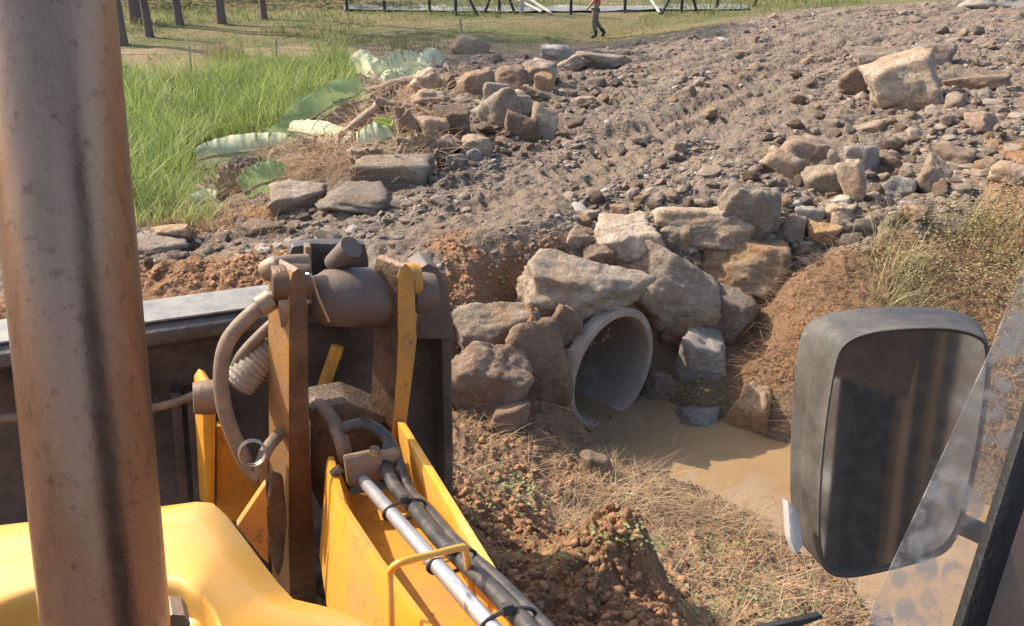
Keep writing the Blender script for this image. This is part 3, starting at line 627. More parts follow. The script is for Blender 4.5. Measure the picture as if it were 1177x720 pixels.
# ------------------------------------------------------------------ grass, straw, weeds
def blades(name, P, Hh, Wd, mat, label, cat, lean=.5, seed=1, flat=0.0, segs=3, wind=(0, 0), kind="stuff"):
    r = np.random.RandomState(seed); n = len(P); a = r.uniform(0, 6.283, n); dirv = np.stack([np.cos(a), np.sin(a)], -1) + np.array(wind)
    ln = lean * r.uniform(.3, 1.6, n); side = np.stack([-np.sin(a + r.normal(size=n) * .6), np.cos(a)], -1)
    V = np.zeros((n, (segs + 1) * 2, 3))
    for k in range(segs + 1):
        t = k / segs; h = Hh * (t * (1 - flat) - .25 * ln * t * t); out = Hh * ln * t ** 1.7 + Hh * flat * t
        c = P + np.concatenate([dirv * out[:, None], h[:, None]], -1); w = Wd * (1 - t * .92) * (.7 + .6 * math.sin(min(1, t * 1.6) * 1.57))
        s3 = np.concatenate([side * w[:, None], np.zeros((n, 1))], -1)
        V[:, 2 * k] = c - s3 / 2; V[:, 2 * k + 1] = c + s3 / 2
    b0 = (np.arange(n) * (segs + 1) * 2)[:, None]
    Fs = np.concatenate([b0 + np.array([[2 * k, 2 * k + 1, 2 * k + 3, 2 * k + 2]]) for k in range(segs)])
    o = link(name, raw_mesh(name, V.reshape(-1, 3), [Fs], mat, True)); tag(o, label, cat, kind=kind); return o
P = sample(20000, -60, 470, 62, 262, [3], .45)
HEAP = [(222, 200), (226, 168), (300, 160), (335, 148), (415, 96), (398, 58), (520, 46), (540, 120), (520, 250), (300, 255), (215, 250)]
X_, Y_, _d = to_px(P); P = P[[not in_poly(a, b_, HEAP) for a, b_ in zip(X_, Y_)]]
tuft = fbm(P[:, :2] * 1.3, 3, 70) + .6 * fbm(P[:, :2] * 4, 2, 72)
blades("tall_grass", P, np.clip(.60 + .3 * tuft, .25, 1) * rs.uniform(.5, 1.25, len(P)), .013 * rs.uniform(.6, 1.5, len(P)), M['grass'], "tall bright green marsh grass beside the track", "grass", .75, 2, 0, 4, (-.2, -.1))
g = hit(rs.uniform(148, 250, 1600), rs.uniform(190, 262, 1600))
blades("short_grass", g, rs.uniform(.12, .42, len(g)), .010 * rs.uniform(.6, 1.3, len(g)), M['weedgrass'], "shorter yellow-green grass clump in front of the tall marsh grass", "grass", .8, 14, 0, 3)
P = sample(16000, 100, 1000, -8, 75, [4, 5], .4)
ok = (wq(P[:, :2])[:, 4] + rs.uniform(-.3, .3, len(P)) > .45); P = P[ok | (fbm(P[:, :2] * .8, 2, 99) > .1)]; d = np.linalg.norm(P, axis=1)
pt = np.clip(.5 + 1.2 * fbm(P[:, :2] * .35, 3, 71), .15, 1.4)
blades("field_grass", P, .20 * pt * rs.uniform(.5, 1.4, len(P)), .0009 * d, M['grass2'], "low patchy green and tan grass over the far field", "grass", .7, 3)
def straw_at(n, x0, x1, y0, y1, kinds, thr): return sample(n, x0, x1, y0, y1, kinds, thr)
P = np.concatenate([straw_at(2800, 640, 880, 515, 620, [2], .5), straw_at(2000, 640, 1010, 580, 735, [2], .5), straw_at(900, 530, 700, 400, 560, [2], .5)])
blades("dry_grass", P, rs.uniform(.04, .24, len(P)) * np.clip(.8 + .8 * fbm(P[:, :2] * 2.5, 2, 91), .3, 1.5), .0040 * rs.uniform(.6, 1.4, len(P)), M['straw'], "dry tan grass strands matted on the bank above the pool", "dry grass", 1.0, 4, .45, 4)
P = np.concatenate([straw_at(5000, 860, 1177, 275, 520, [2], .45)])
blades("bank_straw", P, rs.uniform(.06, .3, len(P)), .006 * rs.uniform(.6, 1.4, len(P)), M['straw2'], "brown roots and straw hanging over the right bank", "dry grass", 1.1, 6, .5, 4)
P = np.concatenate([straw_at(1800, 1000, 1177, 255, 420, [2], .4)]); P = P[fbm(P[:, :2] * 1.6, 2, 75) > -.25]
blades("scrub_grass", P, rs.uniform(.15, .42, len(P)), .007 * rs.uniform(.6, 1.4, len(P)), M['scrub'], "yellow-green scrub grass on the right bank behind the mirror", "scrub", .9, 7, .1, 4)
g = hit(rs.uniform(290, 410, 1500), rs.uniform(165, 218, 1500)); g[:, 2] += rs.uniform(0, .12, len(g))
blades("dry_roots", g, rs.uniform(.08, .3, len(g)), .006 * rs.uniform(.6, 1.3, len(g)), M['straw2'], "tangle of dry brown roots heaped beside the banana leaves", "roots", 1.4, 8, .3, 4)
g = np.concatenate([hit(rs.uniform(300, 520, 2200), rs.uniform(92, 200, 2200)), hit(rs.uniform(400, 520, 900), rs.uniform(75, 180, 900))]); g[:, 2] += rs.uniform(0, .1, len(g))
blades("plant_litter", g, rs.uniform(.08, .35, len(g)), .022 * rs.uniform(.2, 1.6, len(g)), M['leaf_dry'], "brown shredded plant litter through the felled banana heap", "litter", 1.2, 18, .4, 3)
g = hit(rs.uniform(150, 320, 900), rs.uniform(225, 275, 900))
blades("edge_grass", g, rs.uniform(.06, .26, len(g)), .006 * rs.uniform(.6, 1.3, len(g)), M['straw'], "short dry yellow grass between marsh grass and track", "grass", .9, 9, .1, 3)
def leaves(name, C0, size, mat, label, cat, seed=1, spread=.06, per=7, kind="stuff", up=.4):
    r = np.random.RandomState(seed); n = len(C0) * per; c = np.repeat(C0, per, 0) + r.normal(size=(n, 3)) * np.array([spread, spread, spread * .5]); c[:, 2] += spread * .6
    a = r.uniform(0, 6.28, n); e = r.uniform(-.2, 1.2, n) * up + .1; d = np.stack([np.cos(a) * np.cos(e), np.sin(a) * np.cos(e), np.sin(e)], -1); s = np.stack([-np.sin(a), np.cos(a), r.normal(size=n) * .3], -1)
    L = size * r.uniform(.6, 1.4, n)[:, None]; V = np.stack([c, c + d * L * .5 + s * L * .28, c + d * L - np.array([0, 0, .2]) * L, c + d * L * .5 - s * L * .28], 1)
    Fs = np.arange(n * 4).reshape(n, 4); o = link(name, raw_mesh(name, V.reshape(-1, 3), [Fs], mat, True)); tag(o, label, cat, kind=kind); return o
def patch(specs):
    out = []
    for (x, y, rx, ry, n) in specs:
        px = x + rs.normal(size=n) * rx; py = y + rs.normal(size=n) * ry; out.append(hit(px, py))
    return np.concatenate(out)
leaves("weeds", patch([(575, 555, 22, 14, 15), (605, 575, 20, 12, 12), (740, 632, 14, 8, 10), (690, 615, 25, 10, 9), (650, 640, 30, 12, 8), (830, 640, 22, 18, 21), (870, 690, 30, 14, 24), (800, 700, 20, 14, 9), (905, 715, 20, 10, 12), (555, 600, 12, 16, 6), (812, 452, 18, 8, 40)]), .024, M['weed'], "small pale green weeds sprouting from the foreground soil", "weeds", 3, .04, 7)
leaves("scrub_leaves", patch([(1110, 262, 30, 14, 70), (1150, 240, 20, 12, 40), (1090, 320, 30, 20, 70), (1150, 330, 20, 24, 60), (1050, 300, 30, 14, 40), (1165, 400, 10, 40, 40)]), .022, M['scrub'], "leafy yellow-green scrub covering the right bank top", "scrub", 4, .10, 16)
gt = hit(rs.normal(257, 11, 500), rs.normal(64, 3, 500)); gt[:, 2] += .02
blades("grass_tussock", gt, rs.uniform(.15, .4, 500), np.full(500, .02), M['straw'], "pale tussock of cut grass on the bare strip by the wire fence", "tussock", .7, 12, .1, 3)

pp = [(740, 500), (770, 545), (800, 560), (850, 520), (880, 570), (815, 530), (1050, 660), (1075, 690), (905, 560), (760, 520)]
fl = np.array([at_z(x + rnd.uniform(-8, 8), y, WL + .004) for x, y in pp for _ in range(4)])
blades("floating_straw", fl, rs.uniform(.06, .22, len(fl)), np.full(len(fl), .004), M['straw'], "loose straw floating on the muddy pool", "straw", .9, 21, .97, 3)

# ------------------------------------------------------------------ felled banana plant
def gz(px, py, up=0.0):
    g = hit(px, py)[0]; return g + np.array([0, 0, up])
def banana_leaf(pts, width, mat, label, ups, fold=.5, seed=1, ragged=.1, twist=0.0):
    r = np.random.RandomState(seed); dd = np.array([(gz(x, y) - np.array([0, 0, EYE])) @ CAMF for x, y in pts]); dm = dd.mean()
    ctr = [at_depth(x, y, (.5 * d_ + .5 * dm) * .955) for (x, y), d_ in zip(pts, dd)]
    ctr = np.array(spline(ctr, 22)); n = len(ctr); Wm = 1.75 * width * dm / F; fold *= .45; m = 8
    T = np.gradient(ctr, axis=0); T /= np.linalg.norm(T, axis=1)[:, None]
    view = ctr - np.array([0, 0, EYE]); view /= np.linalg.norm(view, axis=1)[:, None]
    S_ = np.cross(T, view); S_ /= np.linalg.norm(S_, axis=1)[:, None]; N = np.cross(S_, T)
    V = []
    for i in range(n):
        t = i / (n - 1); w = Wm * (math.sin(math.pi * min(1, .12 + .80 * t)) ** .4) * (1 + ragged * r.normal() * .3)
        for j in range(-m, m + 1):
            s_ = j / m; tear = ragged * .25 * r.normal() * abs(s_)
            y = w * .5 * s_ * math.cos(fold * abs(s_) + twist); zf = w * .5 * abs(s_) * math.sin(fold * abs(s_) * 1.2 + .1) + .012 * math.sin(i * .55 + seed) * s_ + .006 * math.sin(i * 1.3 + j * .3) * abs(s_) + .05 * w * math.sin(i * .17 + 2.4 * s_ + seed) - .10 * w * s_ + .02 * ragged * r.normal()
            V.append(ctr[i] + S_[i] * y + N[i] * zf + T[i] * tear * w * .5)
    V = np.array(V).reshape(n, 2 * m + 1, 3); gi = np.arange(n * (2 * m + 1)).reshape(n, -1)
    Fs = np.stack([gi[:-1, :-1], gi[:-1, 1:], gi[1:, 1:], gi[1:, :-1]], -1); keep = np.ones(Fs.shape[:2], bool)
    for i in range(n - 1):
        for sd in (0, 1):
            if r.random_sample() < .035 + ragged * .22:
                c0 = r.randint(1, m - 1); keep[i, (slice(0, m - c0) if sd == 0 else slice(m + c0, 2 * m))] = False
    Fs = Fs[keep]; base = V.reshape(-1, 3).mean(0); o = link("banana_leaf", raw_mesh("banana_leaf", V.reshape(-1, 3) - base, [Fs], M[mat], True), None, tuple(base))
    tag(o, label, "banana leaf")
    bm = bmesh.new(); bm_tube(bm, ctr + N * -.004, np.linspace(.022, .007, n), 6); from_bm("midrib", bm, M['stempale'] if mat != 'leaf_dry' else M['stem'], o)
    return o
BL = banana_leaf
BL([(226, 184), (262, 177), (300, 172), (332, 166)], 24, 'leaf_pale', "long pale folded banana leaf lying against the tall grass", 0, .9, 1)
BL([(334, 152), (360, 135), (395, 115), (420, 102)], 30, 'leaf_green', "large green banana leaf rising up to the right through the heap", 0, .6, 2)
BL([(332, 150), (355, 154), (378, 160), (400, 165)], 22, 'leaf_pale', "pale rolled banana leaf under the large green leaf", 0, 1.0, 3)
BL([(412, 168), (428, 165), (444, 160), (452, 154)], 26, 'leaf_pale', "short pale banana leaf beside the bright yellow-green scrap", 0, .8, 4)
BL([(440, 160), (446, 152), (450, 145), (452, 138)], 22, 'leaf_bright', "bright yellow-green scrap of banana leaf among the stems", 0, .3, 5)
BL([(404, 64), (416, 74), (430, 86), (442, 98)], 20, 'leaf_pale', "ribbed pale banana leaf tipping down at the top of the heap", 0, .7, 6, .25)
BL([(432, 88), (450, 82), (468, 76), (484, 72)], 22, 'leaf_pale', "pale banana leaf spread flat behind the stems", 0, .5, 7, .2)
BL([(488, 96), (492, 82), (497, 68), (502, 56)], 20, 'leaf_pale', "upright shredded pale banana leaf beside the root ball", 0, .7, 8, .35)
BL([(318, 172), (322, 162), (330, 156), (338, 152)], 20, 'leaf_green', "small dark green piece of leaf at end of the long pale leaf", 0, .3, 9)
BL([(240, 232), (262, 216), (288, 203), (312, 192)], 28, 'leaf_dry', "ragged dried brown banana leaf below the long pale leaf", 0, .9, 10, .45)
BL([(280, 222), (296, 214), (315, 206), (330, 203)], 26, 'leaf_green', "dark green leaf half buried under the dry roots", 0, .5, 11, .2)
BL([(212, 240), (224, 236), (238, 231), (250, 228)], 16, 'leaf_pale', "short whitish leaf tip at the lower edge of the heap", 0, .9, 12)
BL([(380, 148), (390, 140), (402, 132), (414, 128)], 16, 'leaf_dry', "yellowed dry leaf strip beside the large green leaf", 0, .5, 13, .3)
BL([(345, 172), (368, 168), (390, 170), (408, 176)], 16, 'leaf_dry', "crumpled dry brown leaf in front of the pale rolled leaf", 0, .8, 14, .4)
BL([(428, 140), (436, 128), (446, 118), (458, 112)], 18, 'leaf_dry', "dry brown leaf tucked between the upper banana stems", 0, .8, 15, .4)
BL([(470, 178), (480, 170), (494, 162), (505, 156)], 14, 'leaf_dry', "dry leaf strip drooping over the broken brown stump", 0, .7, 16, .4)
BL([(395, 128), (402, 118), (408, 108), (414, 96)], 20, 'leaf_green', "green leaf piece behind the tip of the large green leaf", 0, .8, 17, .2)
BL([(448, 104), (462, 96), (478, 88), (492, 86)], 20, 'leaf_pale', "torn pale leaf lying over the upper banana stem", 0, .8, 18, .3)
def stem(pts, r0, r1, mat, label, name="banana_stalk", cat="stalk", seed=3):
    dm = np.mean([np.linalg.norm(gz(x, y) - np.array([0, 0, EYE])) for x, y in pts]) * .95
    P = np.array(spline([at_depth(x, y, dm / np.linalg.norm(ray(x, y))) for x, y in pts], 6)); n = len(P)
    r = np.random.RandomState(seed); rr = 1.3 * np.linspace(r0, r1, n) * dm / F * (1 + .12 * r.normal(size=n))
    bm = bmesh.new(); bm_tube(bm, P, rr, 14)
    for v in bm.verts: v.co += Vector(r.normal(size=3) * .004)
    o = from_bm(name, bm, M[mat], None, True, P.mean(0)); tag(o, label, cat); return o
stem([(352, 182), (385, 160), (410, 142), (434, 122)], 2.5, 4, 'stempale', "slender pale leaf stalk running diagonally under the large green leaf")
stem([(432, 118), (460, 124), (492, 132)], 5, 6, 'stem', "thick grey-brown banana stem lying across the heap")
stem([(424, 108), (452, 98), (480, 92)], 4.5, 5, 'stem', "banana stem above the thick grey-brown one")
stem([(458, 124), (461, 145), (464, 168)], 4.5, 5, 'stem', "upright broken stem standing below the thick grey-brown stem")
stem([(464, 132), (478, 148), (488, 166)], 6, 5, 'stem', "broken stem leaning right of the upright broken stem")
stem([(456, 162), (480, 164), (510, 170)], 3.5, 4, 'stem', "thin stem lying flat above the wide slab")
stem([(452, 192), (457, 178), (464, 166)], 2.2, 2, 'stem', "twig propped at the left end of the wide slab")
def rootball(px, py, w, h, mat, label, seed):
    g = gz(px, py + h * .3); d = (g - np.array([0, 0, EYE])) @ CAMF; P, Fc = rock_verts(seed, 4, 5, .22, blocky=.2); W = w * d / F; c = at_depth(px, py, d)
    o = link("banana_root", raw_mesh("banana_root", P * np.array([W / 2, W * .4, h * d / F / 2]), [Fc], M[mat], True), None, tuple(c)); tag(o, label, "banana root")
rootball(494, 96, 44, 36, 'stempale', "pale torn fibrous root ball at the top of the heap", 5)
rootball(490, 118, 50, 30, 'stem', "brown crumbly root mass under the pale torn root ball", 6)
rootball(498, 150, 50, 34, 'stem', "broken brown stump between the stems and brown block", 7)
rootball(420, 182, 46, 34, 'stem', "dark earthy root clump above the wide flat slab", 9)

# ------------------------------------------------------------------ far background
def tree(px, py, w, seed, label):
    g = gz(px, py); d = np.linalg.norm(g); r = .8 * w * d / F / 2; rr = np.random.RandomState(seed); hgt = rr.uniform(9, 12)
    root = empty("tree", tuple(g)); tag(root, label, "tree", "trees at the field edge")
    pts = [g + np.array([rr.normal() * .02 * k - .02 * k * (seed % 3 - 1), rr.normal() * .02 * k, hgt * k / 8 - .1]) for k in range(9)]
    bm = bmesh.new(); P = spline(pts, 3); bm_tube(bm, P, [r * (1.25 if i == 0 else 1.08 if i < 3 else 1) * (1 - .75 * i / len(P)) for i in range(len(P))], 12)
    for k in range(7):
        a = rr.uniform(0, 6.28); z0 = pts[5] + (pts[8] - pts[5]) * rr.uniform(0, .9); bm_tube(bm, spline([z0, z0 + np.array([math.cos(a), math.sin(a), .5]) * .9, z0 + np.array([math.cos(a), math.sin(a), .8]) * 1.9], 3), np.linspace(r * .35, r * .08, 7), 6)
    from_bm("trunk", bm, M['bark'], root, True)
    n = 900; dirs = rr.normal(size=(n, 3)); dirs /= np.linalg.norm(dirs, axis=1)[:, None]; c = pts[8] + dirs * np.array([2.2, 2.2, 2.0]) * rr.uniform(.3, 1, (n, 1)) ** .5 - wloc(root); s = .22
    U = rr.normal(size=(n, 3)) * s; Wv = rr.normal(size=(n, 3)) * s * .6
    V = np.stack([c - U * .5, c + Wv * .5, c + U * .5, c - Wv * .5], 1).reshape(-1, 3)
    link("crown", raw_mesh("crown", V, [np.arange(n * 4).reshape(n, 4)], M['crown'], False), root)
for i, (px, py, w, lab) in enumerate([(139, 52, 16, "thick tree trunk beside the exhaust pipe, nearest of the field trees"), (157, 27, 15, "tree behind and between the two nearest field trees"), (172, 43, 10, "slim leaning tree right of the thick nearest trunk"), (207, 29, 10, "slender straight tree fourth along the field edge"),
        (255, 27, 11, "lone tree near the middle of the field edge"), (304, 22, 8, "thinnest tree at the right end of the field trees")]): tree(px, py, w, 20 + i, lab)
P = hit(rs.uniform(60, 470, 500), rs.uniform(-6, 10, 500)); P[:, 2] += rs.uniform(0, .5, 500)
leaves("undergrowth", P, .16, M['crown'], "dark undergrowth behind the field trees", "undergrowth", 9, .3, 9)

fr = empty("post_fence", tuple(gz(620, 16))); tag(fr, "black post fence with diagonal braces across the far field", "fence")
def fpost(px, py, h, r, mat='post', lean=(0, 0), name="post"):
    g = gz(px, py); tube(name, [g - UP * .1, g + np.array([lean[0], lean[1], h])], r, M[mat], fr, 8)
for px, py in [(399, 13), (442, 14), (494, 15), (524, 18), (574, 17), (656, 17), (718, 15), (783, 15), (824, 11), (868, 8)]: fpost(px, py, 1.5, .05)
fpost(600, 16, 1.6, .07, 'whitepost')
for (x0, y0, x1) in [(549, 18, 527), (557, 15, 573), (592, 16, 576), (760, 17, 780), (801, 14, 786)]:
    a = gz(x0, y0); b_ = gz(x1, 16) + UP * 1.1; tube("brace", [a, b_], .045, M['post'], fr, 8)
for h in (.35, .75, 1.15):
    bm = bmesh.new(); bm_tube(bm, [gz(x, y) + UP * h for x, y in [(399, 13), (494, 15), (574, 17), (656, 17), (718, 15), (783, 15), (868, 8)]], .006, 5); from_bm("fence_wire", bm, M['wire'], fr)
for i, (x0, x1, y) in enumerate([(580, 622, 16), (600, 634, 18), (742, 758, 17)]):
    o = tube("pole", [gz(x0, y - 6) + UP * .5, gz(x1, y) + UP * .06], .04, M['whitepost'], None, 8, gz(x1, y)); tag(o, ["long pale pole leaning down right of the pale fence post", "second pale pole lying lower beside the leaning one", "short pale pole on the ground left of the right-hand brace"][i], "pole")
# grey sheeting beyond the fence
n = 50; gx = np.linspace(395, 860, n); rows = []
for k, yy in enumerate(np.linspace(15.5, 9.5, 7)):
    g = hit(gx, np.full(n, yy) - np.abs(gx - 600) * .012); g[:, 2] += .03 + .05 * np.abs(fbm(g[:, :2] * 1.2, 3, 81)); rows.append(g)
V = np.array(rows); gi = np.arange(7 * n).reshape(7, n); Fs = np.stack([gi[:-1, :-1], gi[:-1, 1:], gi[1:, 1:], gi[1:, :-1]], -1).reshape(-1, 4)
V2 = V.reshape(-1, 3); sh = link("ground_sheet", raw_mesh("ground_sheet", V2, [Fs], m_plain("grey_sheeting", (.27, .27, .275), .5, 0, .7, 1.2, .3, (.22, .2, .15), .8, dscale=.8), True)); tag(sh, "wrinkled grey sheeting on the ground beyond the post fence", "sheeting")
# low wire fence on thin stakes
wf = empty("wire_fence", tuple(gz(316, 64))); tag(wf, "low wire fence on three thin wooden stakes beyond the marsh grass", "fence")
tops = []
for (x, y, yt, dx) in [(220, 86, 54, -3), (317, 66, 46, 0), (531, 46, 22, -2)]:
    g = gz(x, y); d = (g - np.array([0, 0, EYE])) @ CAMF; t = at_depth(x + dx, yt, d); tube("stake", [g - UP * .15, t], .028, M['wood'], wf, 7); tops.append(g + (t - g) * .75)
bm = bmesh.new(); bm_tube(bm, [tops[0] + np.array([-9, -1, 0])] + tops + [tops[2] + np.array([6, 3, 0.1])], .006, 5); from_bm("fence_wire", bm, M['wire'], wf)

# person
def skin_obj(name, pts, edges, mat, parent, root=0):
    bm = bmesh.new(); vs = [bm.verts.new(Vector(p)) for p, r in pts]
    for a, b_ in edges: bm.edges.new((vs[a], vs[b_]))
    me = bpy.data.meshes.new(name); bm.to_mesh(me); bm.free(); o = link(name, me, parent)
    sm = o.modifiers.new("skin", 'SKIN'); lay = me.skin_vertices[0].data
    for i, (p, r) in enumerate(pts): lay[i].radius = (r, r) if not isinstance(r, tuple) else r; lay[i].use_root = (i == root)
    sb = o.modifiers.new("sub", 'SUBSURF'); sb.levels = 2; sb.render_levels = 2
    dg = bpy.context.evaluated_depsgraph_get(); dg.update(); m2 = bpy.data.meshes.new_from_object(o.evaluated_get(dg)); o.modifiers.clear(); o.data = m2; m2.materials.clear(); m2.materials.append(mat)
    m2.polygons.foreach_set("use_smooth", [True] * len(m2.polygons)); return o
pg = gz(684, 44); pr = empty("person", tuple(pg)); tag(pr, "person in red shirt, patterned trousers and dark boots walking across the far track edge", "person")
# walking to the left (-x); local coords x left/right, y away, z up
pr.scale = (33 * ((pg - np.array([0, 0, EYE])) @ CAMF) / F / .93,) * 3
body = [((0, 0, .95), (.13, .11)), ((0, 0, 1.15), (.13, .1)), ((-.01, 0, 1.38), (.17, .11)), ((-.02, 0, 1.5), .06), ((-.05, 0, 1.57), .055), ((-.06, 0, 1.68), (.09, .1)), ((-.05, 0, 1.77), .075),
        ((.0, -.19, 1.42), .055), ((-.1, -.23, 1.15), .045), ((-.28, -.22, .95), .035), ((-.34, -.21, .88), (.03, .045)), ((.0, .19, 1.42), .055), ((.12, .22, 1.15), .045), ((.06, .22, .9), .035), ((.03, .22, .82), (.03, .045)),
        ((-.02, -.09, .88), .085), ((-.08, -.09, .5), .06), ((.0, -.09, .1), .045), ((0, .09, .88), .085), ((.02, .09, .5), .062), ((.24, .09, .2), .045)]
ed = [(0, 1), (1, 2), (2, 3), (3, 4), (4, 5), (5, 6), (2, 7), (7, 8), (8, 9), (9, 10), (2, 11), (11, 12), (12, 13), (13, 14), (0, 15), (15, 16), (16, 17), (0, 18), (18, 19), (19, 20)]
skin_obj("body", body, ed, M['skin'], pr)
skin_obj("shirt", [((0, 0, .93), (.155, .135)), ((0, 0, 1.15), (.155, .125)), ((-.01, 0, 1.38), (.19, .13)), ((-.02, 0, 1.49), .09), ((.0, -.19, 1.42), .08), ((-.06, -.215, 1.24), .075), ((.0, .19, 1.42), .08), ((.07, .21, 1.24), .075)], [(0, 1), (1, 2), (2, 3), (2, 4), (4, 5), (2, 6), (6, 7)], M['shirt'], pr)
skin_obj("trousers", [((0, 0, .98), (.14, .12)), ((-.02, -.09, .85), .115), ((-.08, -.09, .5), .085), ((-.01, -.09, .2), .075), ((0, .09, .85), .115), ((.02, .09, .5), .085), ((.19, .09, .27), .07)], [(0, 1), (1, 2), (2, 3), (0, 4), (4, 5), (5, 6)], M['camo'], pr)
skin_obj("boot", [((0, -.09, .3), .075), ((.01, -.09, .08), .07), ((-.16, -.09, .05), (.05, .05))], [(0, 1), (1, 2)], M['boot'], pr)
skin_obj("boot", [((.16, .09, .32), .075), ((.3, .09, .16), .07), ((.2, .09, .04), (.05, .05))], [(0, 1), (1, 2)], M['boot'], pr)
skin_obj("hair", [((-.03, 0, 1.75), (.1, .1)), ((-.02, 0, 1.68), (.085, .1))], [(0, 1)], M['hair'], pr)

# ------------------------------------------------------------------ the machine
mach = empty("backhoe_loader", tuple(veh(-.4, 0, 0))); tag(mach, "yellow backhoe loader with black bucket, rusty exhaust stack and side mirror", "loader")
# hood: outer edge, opening edge
outer = [(-140, 625), (-60, 612), (0, 604), (60, 597), (120, 590), (180, 583), (225, 577), (241, 578), (256, 590), (276, 616), (296, 643), (315, 668), (334, 688), (372, 697), (405, 707), (440, 724), (500, 770)]
inner = [(-140, 760), (-60, 722), (0, 690), (35, 676), (70, 669), (110, 664), (150, 662), (185, 663), (208, 667), (226, 676), (238, 688), (248, 703), (256, 722), (262, 745), (266, 770), (270, 800), (280, 850)]
zo = lambda i: 1.49 - .015 * i / 16 if i < 7 else 1.475 - .012 * (i - 7)
bm = bmesh.new(); rows = []
NR = 10
for i in range(17):
    a = at_z(*outer[i], zo(i)); b_ = at_z(*inner[i], 1.53 if i < 9 else 1.53 - .012 * (i - 9)); row = []
    for d_ in ((0, -.45), (.012, -.03), (.006, -.008)):
        o_ = a + VF * d_[0] * (1 if i < 8 else .3) + VR * d_[0] * (0 if i < 6 else 1); row.append(bm.verts.new(Vector(o_ + UP * d_[1])))
    for k in range(NR + 1):
        t = k / NR; p = a * (1 - t) + b_ * t + UP * .02 * math.sin(math.pi * t); row.append(bm.verts.new(Vector(p)))
    dn = (b_ - a); dn[2] = 0; dn /= np.linalg.norm(dn)
    for d_ in ((.008, -.006), (.012, -.02), (.014, -.055), (.03, -.06)): row.append(bm.verts.new(Vector(b_ + dn * d_[0] + UP * d_[1])))
    rows.append(row)
for i in range(16):
    for k in range(len(rows[0]) - 1): bm.faces.new((rows[i][k], rows[i + 1][k], rows[i + 1][k + 1], rows[i][k + 1]))
bmesh.ops.subdivide_edges(bm, edges=[e for e in bm.edges], cuts=1, use_grid_fill=True, smooth=.6)
hood = from_bm("hood", bm, M['yellow'], mach, True)
bm = bmesh.new(); bm_box(bm, veh(-.45, .75, 1.1), (VR, VF, UP), (.45, .6, .22), .02); from_bm("engine_bay", bm, M['grease'], mach, True)
tube("exhaust_nut", [at_v(200, 722, .86), at_v(196, 700, .9)], .018, M['collar'], mach, 8)
# exhaust stack
p0, p1 = at_depth(50, -40, .875), at_depth(131, 800, .965)
ps = [p0 + (p1 - p0) * t for t in np.linspace(0, 1, 12)]
bp = NB("heat_stained_pipe"); c = bp.co((1, 1, .12)); n1 = bp.noise(34, 8, .75, bp.co((1, 1, .05))); n2 = bp.noise(60, 6, .7, bp.co((1, 1, .9))); n3 = bp.noise(4.5, 4, .6, bp.co((1, 1, 1.3)))
k = bp.mix(bp.ramp(n1, .25, .75), (.22, .13, .088), (.37, .245, .165)); k = bp.mix(bp.math('MULTIPLY', bp.ramp(n3, .4, .65), .6), k, (.33, .17, .12)); k = bp.mix(bp.math('MULTIPLY', bp.ramp(n2, .56, .68), .6), k, (.10, .06, .05))
bp.fin(k, bp.math('ADD', .22, bp.math('MULTIPLY', bp.ramp(n1, .3, .7), .16)), .8, bp.bump(n2, .12, .004))
ex = tube("exhaust_pipe", ps, .0635, bp.m, mach, 48)
# bucket
ux = lambda px, py, v: float((at_v(px, py, v)) @ VR)
prof = [(2.92, 1.395), (2.70, 1.335), (2.66, 1.31), (2.66, 1.27), (2.74, 1.22), (2.80, 1.02), (2.80, .70), (2.74, .38), (2.78, .26), (2.95, .18), (3.75, .14), (3.75, .17), (2.97, .22), (2.83, .30), (2.80, .42), (2.85, .70), (2.85, 1.05), (2.80, 1.24), (2.92, 1.36)]
zb, zf, zt = at_v(230, 337, 2.92)[2], at_v(230, 363, 2.70)[2], at_v(505, 305, 2.8)[2]
prof[0] = (2.92, zb); prof[1] = (2.70, zf); prof[2] = (2.66, zf - .02); prof[3] = (2.66, zf - .06); prof[4] = (2.74, zf - .11); prof[-2] = (2.80, zf - .1); prof[-1] = (2.92, zb - .035)
UL, UR = -1.52, .70
bm = bmesh.new(); bm_prism(bm, [veh(UL, v, z) for v, z in prof], VR * (UR - UL), .006); bucket = from_bm("bucket", bm, M['black'], mach, True)
bm = bmesh.new(); bm_prism(bm, [veh(UL, v, z + .004) for v, z in [(2.90, zb - .006), (2.69, zf - .002), (2.69, zf + .006), (2.90, zb + .004)]], VR * (UR - UL - .12), .003); from_bm("top_flange", bm, M['dustglare'], bucket, True)  # pale strip carries the sun glare as well as the dust
for uu in (UL - .03, UR):
    prism("end_plate", [veh(uu, v, z) for v, z in [(2.62, zt - .10), (2.80, zt), (3.0, zt - .04), (3.75, .2), (3.75, .1), (2.9, .12), (2.70, .25), (2.66, .6)]], VR * .035, M['black'], bucket, .006)
prism("end_cap", [at_v(x, y, 2.60) for x, y in [(478, 312), (492, 303), (504, 308), (517, 338), (522, 390), (480, 390)]], VF * .12, M['boss'], bucket, .006)
for px in (196, 214):
    prism("stiffener", [at_v(px, 452, 2.74), at_v(px + 12, 452, 2.74), at_v(px + 22, 590, 2.70), at_v(px + 10, 590, 2.70)], VF * .05, M['black'], bucket, .004)
